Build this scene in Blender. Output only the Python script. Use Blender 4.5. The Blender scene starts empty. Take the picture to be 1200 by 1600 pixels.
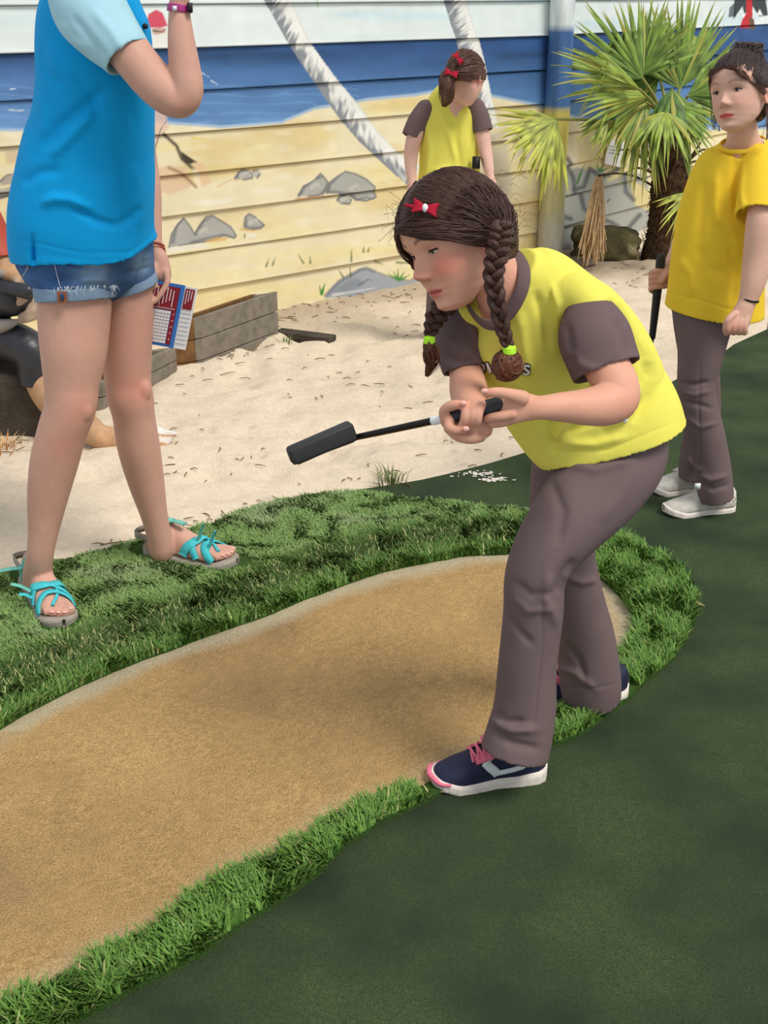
import bpy, bmesh, math, random
import numpy as np
from mathutils import Vector
from mathutils.bvhtree import BVHTree

random.seed(7); RNG = np.random.default_rng(7)
# ---------------------------------------------------------------- camera, sky, sun, exposure
F_PX = 1947.0; PITCH = math.radians(22.8); CAM_H = 1.40
SC = bpy.context.scene; COL = SC.collection
cam = bpy.data.cameras.new('camera'); cam.sensor_fit = 'VERTICAL'; cam.sensor_height = 32.0
cam.lens = F_PX / 1600.0 * 32.0; cam.clip_start = 0.05; cam.clip_end = 200
camo = bpy.data.objects.new('camera', cam); COL.objects.link(camo)
camo.location = (0, 0, CAM_H); camo.rotation_euler = (math.pi / 2 - PITCH, 0, 0); SC.camera = camo
SC.view_settings.view_transform = 'Standard'; SC.view_settings.look = 'None'
SC.view_settings.exposure = 0.12; SC.view_settings.gamma = 1.0; SC.view_settings.use_curve_mapping = False
world = bpy.data.worlds.new('world'); SC.world = world; world.use_nodes = True
wn = world.node_tree; bg = wn.nodes['Background']
bg.inputs[0].default_value = (0.90, 0.95, 1.0, 1); bg.inputs[1].default_value = 0.62
sun = bpy.data.lights.new('sun', 'SUN'); sun.energy = 2.5; sun.angle = math.radians(22); sun.color = (1.0, 0.95, 0.86)
suno = bpy.data.objects.new('sun', sun); COL.objects.link(suno)
suno.rotation_euler = Vector((-0.55, 0.42, -1.05)).to_track_quat('-Z', 'Y').to_euler()

# ---------------------------------------------------------------- camera-model helpers (used to measure where things stand)
CF = np.array([0, math.cos(PITCH), -math.sin(PITCH)]); CU = np.array([0, math.sin(PITCH), math.cos(PITCH)])
CR = np.array([1.0, 0, 0]); CC = np.array([0, 0, CAM_H])
def ray(px, py): return CF * F_PX + CR * (px - 600.0) - CU * (py - 800.0)
def P(px, py, Y):
    r = ray(px, py); return CC + r * (Y / r[1])
def G(px, py, z=0.0):
    r = ray(px, py); return CC + r * ((z - CAM_H) / r[2])
def mpp(p): return float(np.dot(np.asarray(p) - CC, CF)) / F_PX      # metres in one pixel at that point
def proj(co):
    d = co - CC; z = d @ CF
    return 600 + F_PX * (d @ CR) / z, 800 - F_PX * (d @ CU) / z
def unit(v): v = np.asarray(v, float); return v / (np.linalg.norm(v) + 1e-12)
def C(r, g, b):
    f = lambda c: (c / 255) / 12.92 if c <= 10 else (((c / 255) + 0.055) / 1.055) ** 2.4
    return (f(r), f(g), f(b))
def CA(*a): return np.array(C(*a))

# ---------------------------------------------------------------- objects
def tag(o, label=None, cat=None, group=None, kind=None):
    if label: o['label'] = label
    if cat: o['category'] = cat
    if group: o['group'] = group
    if kind: o['kind'] = kind
    return o
def thing(name, label, cat, loc=(0, 0, 0), group=None):
    o = bpy.data.objects.new(name, None); COL.objects.link(o); o.location = Vector([float(c) for c in loc]); o.empty_display_size = .1
    return tag(o, label, cat, group)
def wloc(o):
    v = np.zeros(3)
    while o is not None: v = v + np.array(o.location); o = o.parent
    return v
def link(name, me, mat=None, parent=None):
    o = bpy.data.objects.new(name, me); COL.objects.link(o)
    if mat is not None:
        me.materials.clear(); me.materials.append(mat)
    if parent is not None:
        off = wloc(parent); me.transform(__import__('mathutils').Matrix.Translation(Vector([float(c) for c in -off]))); o.parent = parent
    return o
def mesh(verts, faces, smooth=True, cols=None):
    me = bpy.data.meshes.new('m')
    V = np.asarray(verts, dtype=np.float32)
    if isinstance(faces, np.ndarray) and faces.ndim == 2:
        n, k = faces.shape
        me.vertices.add(len(V)); me.vertices.foreach_set('co', V.ravel())
        me.loops.add(n * k); me.loops.foreach_set('vertex_index', faces.astype(np.int32).ravel())
        me.polygons.add(n); me.polygons.foreach_set('loop_start', np.arange(0, n * k, k, dtype=np.int32))
        me.update(calc_edges=True)
    else:
        me.from_pydata([tuple(map(float, v)) for v in V], [], [tuple(int(i) for i in f) for f in faces]); me.update()
    if smooth: me.polygons.foreach_set('use_smooth', np.ones(len(me.polygons), dtype=bool))
    if cols is not None: setcol(me, cols)
    return me
def setcol(me, cols):
    a = me.color_attributes.get('Col') or me.color_attributes.new('Col', 'FLOAT_COLOR', 'POINT')
    c = np.ones((len(me.vertices), 4), dtype=np.float32); c[:, :3] = cols
    a.data.foreach_set('color', c.ravel())
def getco(me):
    a = np.zeros(len(me.vertices) * 3, dtype=np.float32); me.vertices.foreach_get('co', a); return a.reshape(-1, 3).astype(float)
def getno(me):
    a = np.zeros(len(me.vertices) * 3, dtype=np.float32); me.vertices.foreach_get('normal', a); return a.reshape(-1, 3).astype(float)
def merge(parts):
    """list of (verts, faces list) -> one"""
    V = []; Fs = []; n = 0
    for v, f in parts:
        V.append(np.asarray(v, float)); Fs += [tuple(i + n for i in q) for q in f]; n += len(v)
    return np.vstack(V), Fs

def catmull(pts, m):
    """resample control rows with Catmull-Rom, m steps per span"""
    p = np.asarray(pts, float); n = len(p)
    if n == 2: return np.array([p[0] + (p[1] - p[0]) * t for t in np.linspace(0, 1, m + 1)])
    q = np.vstack([2 * p[0] - p[1], p, 2 * p[-1] - p[-2]]); out = []
    for i in range(1, n):
        for t in np.arange(m) / m:
            a, b, c, d = q[i - 1], q[i], q[i + 1], q[i + 2]
            out.append(.5 * ((2 * b) + (-a + c) * t + (2 * a - 5 * b + 4 * c - d) * t * t + (-a + 3 * b - 3 * c + d) * t ** 3))
    out.append(p[-1]); return np.array(out)
def loft(cent, ra, rb, A, B, n=28, ex=2.0, cap0='round', cap1='round', inner=0.02):
    """rings -> closed surface; caps: round / flat / open (a hem with a hollow behind it)"""
    th = np.linspace(0, 2 * math.pi, n, endpoint=False)
    ct, st = np.cos(th), np.sin(th)
    cx = np.sign(ct) * np.abs(ct) ** (2 / ex); sx = np.sign(st) * np.abs(st) ** (2 / ex)
    rings = []
    def ring(c, a, b, AA, BB): return c + np.outer(cx * a, AA) + np.outer(sx * b, BB)
    k = len(cent)
    T0 = unit(cent[0] - cent[1]); T1 = unit(cent[-1] - cent[-2])
    def endrings(c, a, b, AA, BB, T, kind):
        r = []
        if kind == 'round':
            h = min(a, b)
            for t in (.35, .65, .88, .98): r.append(ring(c + T * h * t * .8, a * math.sqrt(1 - t * t), b * math.sqrt(1 - t * t), AA, BB))
        elif kind == 'flat':
            r.append(ring(c + T * .001, a * .97, b * .97, AA, BB)); r.append(ring(c + T * .001, a * .4, b * .4, AA, BB))
        else:
            r.append(ring(c + T * .0015, a - .0015, b - .0015, AA, BB)); r.append(ring(c, a - .005, b - .005, AA, BB))
            r.append(ring(c - T * inner, a - .007, b - .007, AA, BB)); r.append(ring(c - T * inner, a * .3, b * .3, AA, BB))
        return r
    e0 = endrings(cent[0], ra[0], rb[0], A[0], B[0], T0, cap0)[::-1]
    e1 = endrings(cent[-1], ra[-1], rb[-1], A[-1], B[-1], T1, cap1)
    rings = e0 + [ring(cent[i], ra[i], rb[i], A[i], B[i]) for i in range(k)] + e1
    V = np.vstack(rings); m = len(rings); Fs = []
    for i in range(m - 1):
        for j in range(n):
            j2 = (j + 1) % n; Fs.append((i * n + j, i * n + j2, (i + 1) * n + j2, (i + 1) * n + j))
    Fs.append(tuple(range(n))[::-1]); Fs.append(tuple(range((m - 1) * n, m * n)))
    return V, Fs
def ptube(rows, m=5, n=28, ex=2.0, cap0='round', cap1='round', inner=.02, rot=0):
    """rows of (px, py, Y, half width px[, half depth px]) measured off the photograph -> world loft"""
    R = [(P(r[0], r[1], r[2]), r[3], (r[4] if len(r) > 4 else r[3])) for r in rows]
    ctrl = np.array([[*p, w * mpp(p), d * mpp(p)] for p, w, d in R])
    c = catmull(ctrl, m); cen = c[:, :3]; wa = np.maximum(c[:, 3], .0005); wb = np.maximum(c[:, 4], .0005)
    T = np.gradient(cen, axis=0); A = []; B = []; prev = None
    for i in range(len(cen)):
        t = unit(T[i]); v = unit(cen[i] - CC); a = np.cross(t, v)
        if np.linalg.norm(a) < .25 and prev is not None: a = prev - t * np.dot(prev, t)
        a = unit(a)
        if prev is not None:
            if np.dot(a, prev) < 0: a = -a
            a = unit(a * .6 + (prev - t * np.dot(prev, t)) * .4)
        prev = a; b = np.cross(a, t)
        if rot: a, b = a * math.cos(rot) + b * math.sin(rot), b * math.cos(rot) - a * math.sin(rot)
        A.append(a); B.append(b)
    return loft(cen, wa, wb, np.array(A), np.array(B), n, ex, cap0, cap1, inner)
def wtube(pts, rad, n=10, m=4, cap='round', up=None):
    """world-space round tube"""
    pts = np.asarray(pts, float); rad = np.broadcast_to(np.asarray(rad, float), (len(pts),))
    c = catmull(np.hstack([pts, rad[:, None]]), m) if m > 1 else np.hstack([pts, rad[:, None]])
    cen = c[:, :3]; r = np.maximum(c[:, 3], 1e-4); T = np.gradient(cen, axis=0)
    a = unit(np.cross(unit(T[0]), (0.13, .2, .97) if up is None else up)); A = []; B = []
    for i in range(len(cen)):
        t = unit(T[i]); a = unit(a - t * np.dot(a, t)); A.append(a); B.append(np.cross(a, t))
    return loft(cen, r, r, np.array(A), np.array(B), n, 2.0, cap, cap)
def ribbon(pts, nrm, w, th=.002):
    """flat strap along pts, nrm = outward normals, w = width along pts x nrm"""
    pts = np.asarray(pts, float); T = np.gradient(pts, axis=0); V = []
    w = np.broadcast_to(w, (len(pts),))
    for i in range(len(pts)):
        t = unit(T[i]); n_ = unit(nrm[i]); s = unit(np.cross(t, n_))
        for a, b in ((-1, 0), (-.9, 1), (.9, 1), (1, 0)): V.append(pts[i] + s * a * w[i] / 2 + n_ * b * th)
    Fs = []
    for i in range(len(pts) - 1):
        for j in range(4):
            Fs.append((i * 4 + j, i * 4 + (j + 1) % 4, (i + 1) * 4 + (j + 1) % 4, (i + 1) * 4 + j))
    Fs += [(0, 1, 2, 3), tuple(range(len(V) - 4, len(V)))[::-1]]
    return np.array(V), Fs
def ellipsoid(c, ax, R=np.eye(3), nu=28, nv=18):
    V = []; Fs = []
    for i in range(nv + 1):
        ph = math.pi * i / nv
        for j in range(nu):
            t = 2 * math.pi * j / nu
            V.append([math.sin(ph) * math.cos(t), math.sin(ph) * math.sin(t), math.cos(ph)])
    V = np.array(V) * ax; V = V @ R + c
    for i in range(nv):
        for j in range(nu): Fs.append((i * nu + j, i * nu + (j + 1) % nu, (i + 1) * nu + (j + 1) % nu, (i + 1) * nu + j))
    return V, Fs
def box(c, s, R=np.eye(3)):
    V = np.array([[x, y, z] for x in (-.5, .5) for y in (-.5, .5) for z in (-.5, .5)]) * s @ R + c
    return V, [(0, 1, 3, 2), (4, 6, 7, 5), (0, 4, 5, 1), (2, 3, 7, 6), (0, 2, 6, 4), (1, 5, 7, 3)]
def fuse(parts, voxel=.003, smooth=3, fac=.5):
    """union of closed pieces as one continuous skin"""
    V, Fs = merge(parts); me = mesh(V, Fs)
    o = bpy.data.objects.new('tmp', me); COL.objects.link(o)
    r = o.modifiers.new('r', 'REMESH'); r.mode = 'VOXEL'; r.voxel_size = voxel
    if smooth:
        s = o.modifiers.new('s', 'SMOOTH'); s.iterations = smooth; s.factor = fac
    dg = bpy.context.evaluated_depsgraph_get(); dg.update()
    out = bpy.data.meshes.new_from_object(o.evaluated_get(dg))
    bpy.data.objects.remove(o); bpy.data.meshes.remove(me)
    out.polygons.foreach_set('use_smooth', np.ones(len(out.polygons), dtype=bool)); return out
def segdist(x, y, poly):
    """distance of points to a polyline and the position along it (0-1)"""
    best = np.full(x.shape, 1e9); pos = np.zeros(x.shape); n = len(poly) - 1
    for i in range(n):
        (ax, ay), (bx, by) = poly[i][:2], poly[i + 1][:2]
        dx, dy = bx - ax, by - ay; t = np.clip(((x - ax) * dx + (y - ay) * dy) / (dx * dx + dy * dy + 1e-9), 0, 1)
        d = np.hypot(x - ax - t * dx, y - ay - t * dy); k = d < best
        best = np.where(k, d, best); pos = np.where(k, (i + t) / n, pos)
    return best, pos
def inpoly(x, y, poly):
    ins = np.zeros(x.shape, bool); n = len(poly)
    for i in range(n):
        x1, y1 = poly[i][:2]; x2, y2 = poly[(i + 1) % n][:2]
        c = ((y1 > y) != (y2 > y)) & (x < (x2 - x1) * (y - y1) / (y2 - y1 + 1e-12) + x1)
        ins ^= c
    return ins
def folds(me, lst, facing=True):
    """cloth folds: (pixel polyline, width px, height mm)"""
    co = getco(me); no = getno(me); px, py = proj(co); d = np.zeros(len(co))
    f = np.clip(-np.einsum('ij,ij->i', no, co - CC) / np.linalg.norm(co - CC, axis=1) * 2, 0, 1) if facing else 1
    for poly, w, a in lst:
        x0 = min(p[0] for p in poly) - 3 * w; x1 = max(p[0] for p in poly) + 3 * w
        y0 = min(p[1] for p in poly) - 3 * w; y1 = max(p[1] for p in poly) + 3 * w
        k = np.where((px > x0) & (px < x1) & (py > y0) & (py < y1))[0]
        if len(k) == 0: continue
        s, t = segdist(px[k], py[k], poly)
        d[k] += 1.5 * a / 1000 * np.exp(-(s / w) ** 2) * np.clip(np.sin(np.clip(t, .03, .97) * math.pi) * 1.6, 0, 1)
    co += no * (d * f)[:, None]
    me.vertices.foreach_set('co', co.astype(np.float32).ravel()); me.update()
def vnoise(x, y, seed=0):
    """smooth value noise"""
    r = np.random.default_rng(seed); T = r.random((64, 64))
    xi = np.floor(x).astype(int); yi = np.floor(y).astype(int); fx = x - xi; fy = y - yi
    fx = fx * fx * (3 - 2 * fx); fy = fy * fy * (3 - 2 * fy)
    g = lambda a, b: T[a % 64, b % 64]
    return (g(xi, yi) * (1 - fx) + g(xi + 1, yi) * fx) * (1 - fy) + (g(xi, yi + 1) * (1 - fx) + g(xi + 1, yi + 1) * fx) * fy
def fbm(x, y, seed=0, o=4):
    s = 0; a = .5
    for i in range(o): s = s + a * (vnoise(x * 2 ** i, y * 2 ** i, seed + i) - .5); a *= .5
    return s * 2

# ---------------------------------------------------------------- materials
def material(name, col, rough=.8, attr=False, noise=None, bump=None, sheen=0, sss=0, metal=0, spec=.3, bscale=None, two=None):
    """noise=(scale, amount); bump=(scale, strength, distance)"""
    m = bpy.data.materials.new(name); m.use_nodes = True; nt = m.node_tree; N = nt.nodes; L = nt.links
    b = N['Principled BSDF']; b.inputs['Roughness'].default_value = rough; b.inputs['Specular IOR Level'].default_value = spec
    b.inputs['Metallic'].default_value = metal
    tc = N.new('ShaderNodeTexCoord')
    if attr: a = N.new('ShaderNodeAttribute'); a.attribute_name = 'Col'; src = a.outputs['Color']
    else: r = N.new('ShaderNodeRGB'); r.outputs[0].default_value = (*col, 1); src = r.outputs[0]
    if noise:
        nz = N.new('ShaderNodeTexNoise'); nz.inputs['Scale'].default_value = noise[0]; nz.inputs['Detail'].default_value = 5
        L.new(tc.outputs['Object'], nz.inputs['Vector'])
        mr = N.new('ShaderNodeMapRange'); mr.inputs[1].default_value = .3; mr.inputs[2].default_value = .7
        mr.inputs[3].default_value = 1 - noise[1]; mr.inputs[4].default_value = 1 + noise[1]
        L.new(nz.outputs[0], mr.inputs[0])
        vm = N.new('ShaderNodeVectorMath'); vm.operation = 'SCALE'; L.new(src, vm.inputs[0]); L.new(mr.outputs[0], vm.inputs['Scale']); src = vm.outputs[0]
        if two:
            n2 = N.new('ShaderNodeTexNoise'); n2.inputs['Scale'].default_value = two[0]; n2.inputs['Detail'].default_value = 3; L.new(tc.outputs['Object'], n2.inputs['Vector'])
            cr = N.new('ShaderNodeMapRange'); cr.inputs[1].default_value = two[2]; cr.inputs[2].default_value = two[3]; L.new(n2.outputs[0], cr.inputs[0])
            mx = N.new('ShaderNodeMix'); mx.data_type = 'RGBA'; L.new(cr.outputs[0], mx.inputs[0]); L.new(src, mx.inputs[6]); mx.inputs[7].default_value = (*two[1], 1); src = mx.outputs[2]
    L.new(src, b.inputs['Base Color'])
    if bump:
        nb = N.new('ShaderNodeTexNoise'); nb.inputs['Scale'].default_value = bump[0]; nb.inputs['Detail'].default_value = 4
        L.new(tc.outputs['Object'], nb.inputs['Vector']); bp = N.new('ShaderNodeBump'); bp.inputs['Strength'].default_value = bump[1]
        bp.inputs['Distance'].default_value = bump[2]; L.new(nb.outputs[0], bp.inputs['Height']); L.new(bp.outputs[0], b.inputs['Normal'])
    if sheen: b.inputs['Sheen Weight'].default_value = sheen; b.inputs['Sheen Roughness'].default_value = .5
    if sss:
        b.inputs['Subsurface Weight'].default_value = sss; b.inputs['Subsurface Radius'].default_value = (1, .35, .2); b.inputs['Subsurface Scale'].default_value = .006
    return m
M = dict(
    skin=material('skin', (0, 0, 0), .55, attr=True, noise=(60, .03), bump=(900, .12, .0004), sss=.12, spec=.25),
    yellow=material('yellow_jersey', C(232, 224, 100), .85, noise=(14, .03), bump=(1200, .25, .0006), spec=.15),
    gold=material('gold_jersey', C(240, 202, 56), .85, noise=(14, .03), bump=(1200, .25, .0006), spec=.15),
    brown=material('brown_jersey', C(108, 90, 90), .85, noise=(16, .05), bump=(1200, .25, .0006), spec=.15),
    trouser=material('brown_trouser_cloth', C(114, 97, 98), .85, noise=(16, .05), bump=(1100, .3, .0007), spec=.15),
    polo=material('blue_pique', C(10, 155, 222), .8, noise=(10, .04), bump=(900, .45, .0009), spec=.15),
    pale=material('pale_blue_jersey', C(165, 208, 222), .85, noise=(10, .04), bump=(1100, .25, .0006), spec=.15),
    denim=material('denim', (0, 0, 0), .85, attr=True, noise=(300, .10), bump=(800, .4, .0009), spec=.15),
    hair=material('dark_hair', C(70, 45, 37), .5, noise=(90, .25), spec=.35),
    hair_tip=material('auburn_hair', C(96, 52, 32), .45, noise=(90, .25), spec=.5),
    hair_mid=material('brown_hair', C(92, 62, 50), .5, noise=(90, .25), spec=.4),
    hair_dk=material('black_brown_hair', C(56, 42, 40), .5, noise=(90, .25), spec=.4),
    red=material('red_felt', C(172, 18, 46), .8, bump=(500, .3, .0008)),
    white=material('white_cloth', C(235, 232, 225), .8),
    neon=material('neon_elastic', C(190, 255, 60), .7, bump=(900, .4, .001)),
    eye=material('eye_white', C(225, 218, 212), .25, spec=.5), iris=material('brown_iris', C(52, 34, 28), .2, spec=.5),
    lash=material('lash', C(58, 38, 34), .7),
    navy=material('navy_mesh', C(28, 32, 62), .6, noise=(200, .2), bump=(900, .5, .0012), spec=.35),
    pink=material('pink_trim', C(238, 122, 148), .65, bump=(700, .3, .001)),
    sole=material('white_rubber', C(232, 222, 212), .6, noise=(60, .05)),
    silver=material('silver_patch', C(225, 232, 234), .35, spec=.5),
    canvas=material('white_canvas', C(205, 200, 190), .8, noise=(60, .1), bump=(500, .5, .0012)),
    rubber=material('black_rubber', C(44, 44, 46), .55, noise=(120, .12), bump=(400, .25, .0008), spec=.4),
    shaft=material('black_steel', C(30, 27, 26), .22, metal=.6, spec=.6),
    aqua=material('aqua_webbing', C(70, 190, 200), .7, noise=(120, .12), bump=(700, .4, .001)),
    aqua_dark=material('sea_green_webbing', C(110, 185, 172), .7, noise=(120, .12), bump=(700, .4, .001)),
    sandal=material('grey_sandal_rubber', C(160, 152, 140), .8, noise=(80, .08)),
    nail=material('nail', C(240, 180, 165), .3, spec=.5),
    magenta=material('magenta_rubber', C(165, 45, 120), .4, spec=.5),
    dark=material('dark_part', C(35, 30, 34), .5),
    copper=material('copper_beads', C(170, 85, 60), .35, metal=.4, spec=.6),
    mural=material('painted_boards', (0, 0, 0), .62, attr=True, noise=(9, .05), bump=(60, .25, .002), spec=.3),
    sand=material('sand', (0, 0, 0), .95, attr=True, noise=(45, .07), bump=(130, .5, .012), spec=.1),
    bunker=material('gritty_bunker', (0, 0, 0), .95, attr=True, noise=(300, .34), bump=(300, .9, .006), spec=.1),
    carpet=material('putting_carpet', C(71, 86, 57), .95, noise=(380, .42), bump=(600, .9, .004), spec=.1, two=(4, C(50, 62, 46), .35, .7)),
    turf=material('turf_backing', C(58, 84, 38), .95, noise=(200, .3), bump=(200, .8, .006), spec=.1),
    blade=material('turf_blades', (0, 0, 0), .6, attr=True, spec=.3),
    wood=material('weathered_wood', C(128, 120, 108), .9, noise=(26, .22), bump=(160, .5, .004), spec=.1),
    wood_in=material('brown_wood', C(118, 86, 56), .9, noise=(26, .25), bump=(160, .5, .004), spec=.1),
    wood_dk=material('dark_wood', C(72, 66, 58), .9, noise=(14, .35), bump=(60, .7, .008), spec=.1),
    rock=material('mossy_rock', C(96, 88, 62), .95, noise=(9, .35), bump=(22, .7, .03), spec=.1, two=(5, C(165, 150, 120), .55, .72)),
    palm=material('palm_green', (0, 0, 0), .5, attr=True, noise=(20, .12), spec=.4),
    fibre=material('palm_fibre', C(84, 64, 48), .95, noise=(60, .4), bump=(120, 1, .01), spec=.1),
    straw=material('dry_straw', C(196, 165, 125), .85, noise=(40, .2), spec=.15),
    twig=material('twigs', C(112, 84, 58), .9, noise=(30, .3)),
    paper=material('paper', C(240, 240, 242), .5), maroon=material('maroon_print', C(140, 32, 45), .5),
    blueprint=material('blue_print', C(60, 120, 200), .5), ink=material('ink_line', C(150, 150, 160), .6),
    rust=material('rust_red_paint', C(168, 70, 52), .55, noise=(14, .18), bump=(30, .3, .004)),
    black=material('black_paint', C(42, 44, 50), .4, noise=(14, .3), bump=(40, .3, .004), spec=.5),
    grey=material('grey_paint', C(150, 142, 134), .6, noise=(20, .15)),
    weathered=material('weathered_skin_paint', (0, 0, 0), .6, attr=True, noise=(30, .15), bump=(60, .3, .004)),
    leather=material('brown_leather_tab', C(150, 90, 62), .7), thread=material('white_thread', C(215, 222, 230), .8), gloss=material('glossy_blue', C(40, 70, 110), .25),
)

# ================================================================ THE GROUND
BUNK = [(-330, 1330), (-160, 1215), (0, 1146), (100, 1093), (200, 1048), (300, 1010), (400, 975), (500, 935), (600, 901), (700, 880), (780, 873),
        (860, 880), (930, 908), (975, 945), (990, 985), (970, 1032), (930, 1072), (870, 1115), (800, 1160), (720, 1203), (660, 1234),
        (560, 1278), (480, 1322), (400, 1365), (345, 1390), (330, 1402), (240, 1462), (150, 1514), (70, 1553), (0, 1588), (-200, 1680), (-420, 1780)]
RING = [(-500, 1150), (-200, 985), (0, 905), (90, 885), (180, 862), (300, 833), (400, 800), (480, 781), (560, 776), (640, 786), (740, 796), (830, 806),
        (900, 828), (960, 847), (1030, 878), (1075, 908), (1088, 955), (1066, 1015), (1005, 1078), (925, 1140), (850, 1174),
        (680, 1248), (615, 1283), (545, 1330), (480, 1385), (400, 1442), (250, 1533), (130, 1602), (-60, 1710), (-330, 1860)]
GREEN = [(-330, 985), (0, 903), (90, 883), (180, 860), (300, 832), (400, 800), (480, 779), (620, 758), (700, 742), (830, 706), (930, 662), (1020, 615), (1130, 552),
         (1200, 515), (1500, 400), (2300, 150), (2600, 900), (2600, 2600), (-900, 2600), (-900, 1200)]
def gp(poly, z=0): return [tuple(G(x, y, 0)[:2]) for x, y in poly]
def dense(poly, closed=True, m=4):
    p = np.array(poly, float); q = np.vstack([p[-1], p, p[0], p[1]]); out = []
    for i in range(1, len(p) + 1):
        for t in np.arange(m) / m:
            a, b, c, d = q[i - 1], q[i], q[i + 1], q[i + 2]
            out.append(.5 * ((2 * b) + (-a + c) * t + (2 * a - 5 * b + 4 * c - d) * t * t + (-a + 3 * b - 3 * c + d) * t ** 3))
    return np.array(out)
gB = dense(gp(BUNK)); gR = dense(gp(RING)); gG = dense(gp(GREEN), m=2)
def wob(p, a, s):     # a cut edge is never quite smooth
    n = vnoise(p[:, 0] * s, p[:, 1] * s, 5) - .5; m_ = vnoise(p[:, 0] * s + 9, p[:, 1] * s + 4, 6) - .5
    return p + a * np.stack([n, m_], 1)
gB = wob(gB, .012, 14); gR = wob(gR, .014, 14)
def slab(name, outer, hole, z, mat, thick=.006):
    bm = bmesh.new()
    es = []
    for ring in ([outer] if hole is None else [outer, hole]):
        vs = [bm.verts.new((p[0], p[1], z)) for p in ring]
        es += [bm.edges.new((vs[i], vs[(i + 1) % len(vs)])) for i in range(len(vs))]
    bmesh.ops.triangle_fill(bm, use_beauty=True, use_dissolve=False, edges=es)
    bmesh.ops.recalc_face_normals(bm, faces=bm.faces)
    if bm.faces and sum(f.normal.z for f in bm.faces) < 0: bmesh.ops.reverse_faces(bm, faces=bm.faces)
    r = bmesh.ops.extrude_edge_only(bm, edges=[e for e in bm.edges if e.is_boundary])
    for v in [g for g in r['geom'] if isinstance(g, bmesh.types.BMVert)]: v.co.z -= thick
    me = bpy.data.meshes.new(name); bm.to_mesh(me); bm.free()
    return tag(link(name, me, mat), kind='structure')
def gridmesh(x0, x1, y0, y1, s, fn, keep=None):
    X, Y = np.meshgrid(np.arange(x0, x1, s), np.arange(y0, y1, s)); nx = X.shape[1]; ny = X.shape[0]
    x, y = X.ravel(), Y.ravel(); z, col = fn(x, y)
    idx = np.arange(nx * ny).reshape(ny, nx)
    q = np.stack([idx[:-1, :-1], idx[:-1, 1:], idx[1:, 1:], idx[1:, :-1]], -1).reshape(-1, 4)
    if keep is not None:
        k = keep(x, y); q = q[k[q].all(1)]
        used = np.unique(q); mp = np.full(nx * ny, -1); mp[used] = np.arange(len(used)); q = mp[q]; x, y, z, col = x[used], y[used], z[used], col[used]
    return mesh(np.stack([x, y, z], 1), q, True, col)
def sand_fn(x, y):
    ing = inpoly(x, y, gG); d, _ = segdist(x, y, [tuple(p) for p in gG[:60]])
    w = np.where(ing, 0, np.clip(d / .12, 0, 1))
    n = fbm(x * 3, y * 3, 1) * .03 + fbm(x * 11, y * 11, 8, 3) * .020
    pits = np.clip(vnoise(x * 5.5, y * 5.5, 33) - .55, 0, 1) * -.08
    z = (n + pits + .008) * w - .012 * ing
    px, py = proj(np.stack([x, y, z * 0], 1))
    m_ = np.exp(-(segdist(px, py, [(250, 590), (310, 560), (420, 530)])[0] / 30) ** 2)   # sand heaped against the planters
    z = z + m_ * .03 * w
    t = fbm(x * 2, y * 2, 3)[:, None]
    fence_foot = np.exp(-(segdist(px, py, [(430, 490), (560, 468), (662, 446), (760, 430), (1000, 415), (1100, 400)])[0] / 16) ** 2)[:, None]  # band of darker, browner sand along the foot of the fence
    col = CA(217, 200, 178) * (1 + t * .12) ; col = col * (1 - fence_foot * .45) + CA(120, 98, 72) * fence_foot * .45 * (.6 + vnoise(x * 30, y * 30, 4)[:, None] * .8)
    sp = (vnoise(x * 60, y * 60, 12) > .93)[:, None]
    return z, np.where(sp, col * .8, col)
tag(link('sand_ground', gridmesh(-4.5, 6.0, 2.0, 10.5, .022, sand_fn), M['sand']), kind='structure')
slab('putting_green', gG, None, .004, M['carpet'], .012)
def bunk_fn(x, y):
    d, _ = segdist(x, y, [tuple(p) for p in gB] + [tuple(gB[0])])
    px, py = proj(np.stack([x, y, x * 0], 1))
    e = np.clip(1.5 - d / (.034 + .026 * vnoise(x * 9, y * 9, 2)), 0, 1)[:, None]
    upper = ((py < 1150) & (px < 1000))[:, None] * 1.0
    n = fbm(x * 2.2, y * 2.2, 21)[:, None]
    base = CA(182, 148, 100) * (1 + n * .22)
    grit = vnoise(x * 130, y * 130, 4)[:, None]; base = base * (.86 + .28 * grit)
    rw = np.clip(fbm(x * 3 + 4, y * 3, 9)[:, None] * 1.3, 0, .7)
    base = base * (1 - rw) + CA(140, 116, 84) * rw
    pale = CA(190, 176, 146)
    e = e * (.35 + .65 * upper) ; base = base * (1 - e) + pale * e
    return .010 + fbm(x * 5, y * 5, 2) * .004 + vnoise(x * 120, y * 120, 7) * .0012, base
bx0, by0 = gB.min(0) - .05; bx1, by1 = gB.max(0) + .05
big = lambda x, y: inpoly(x, y, gB) | (segdist(x, y, [tuple(p) for p in gB] + [tuple(gB[0])])[0] < .04)
tag(link('bunker_floor', gridmesh(bx0, bx1, max(by0, .95), by1, .008, bunk_fn, big), M['bunker']), kind='structure')
slab('turf_backing', gR, gB, .014, M['turf'], .010)

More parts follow.
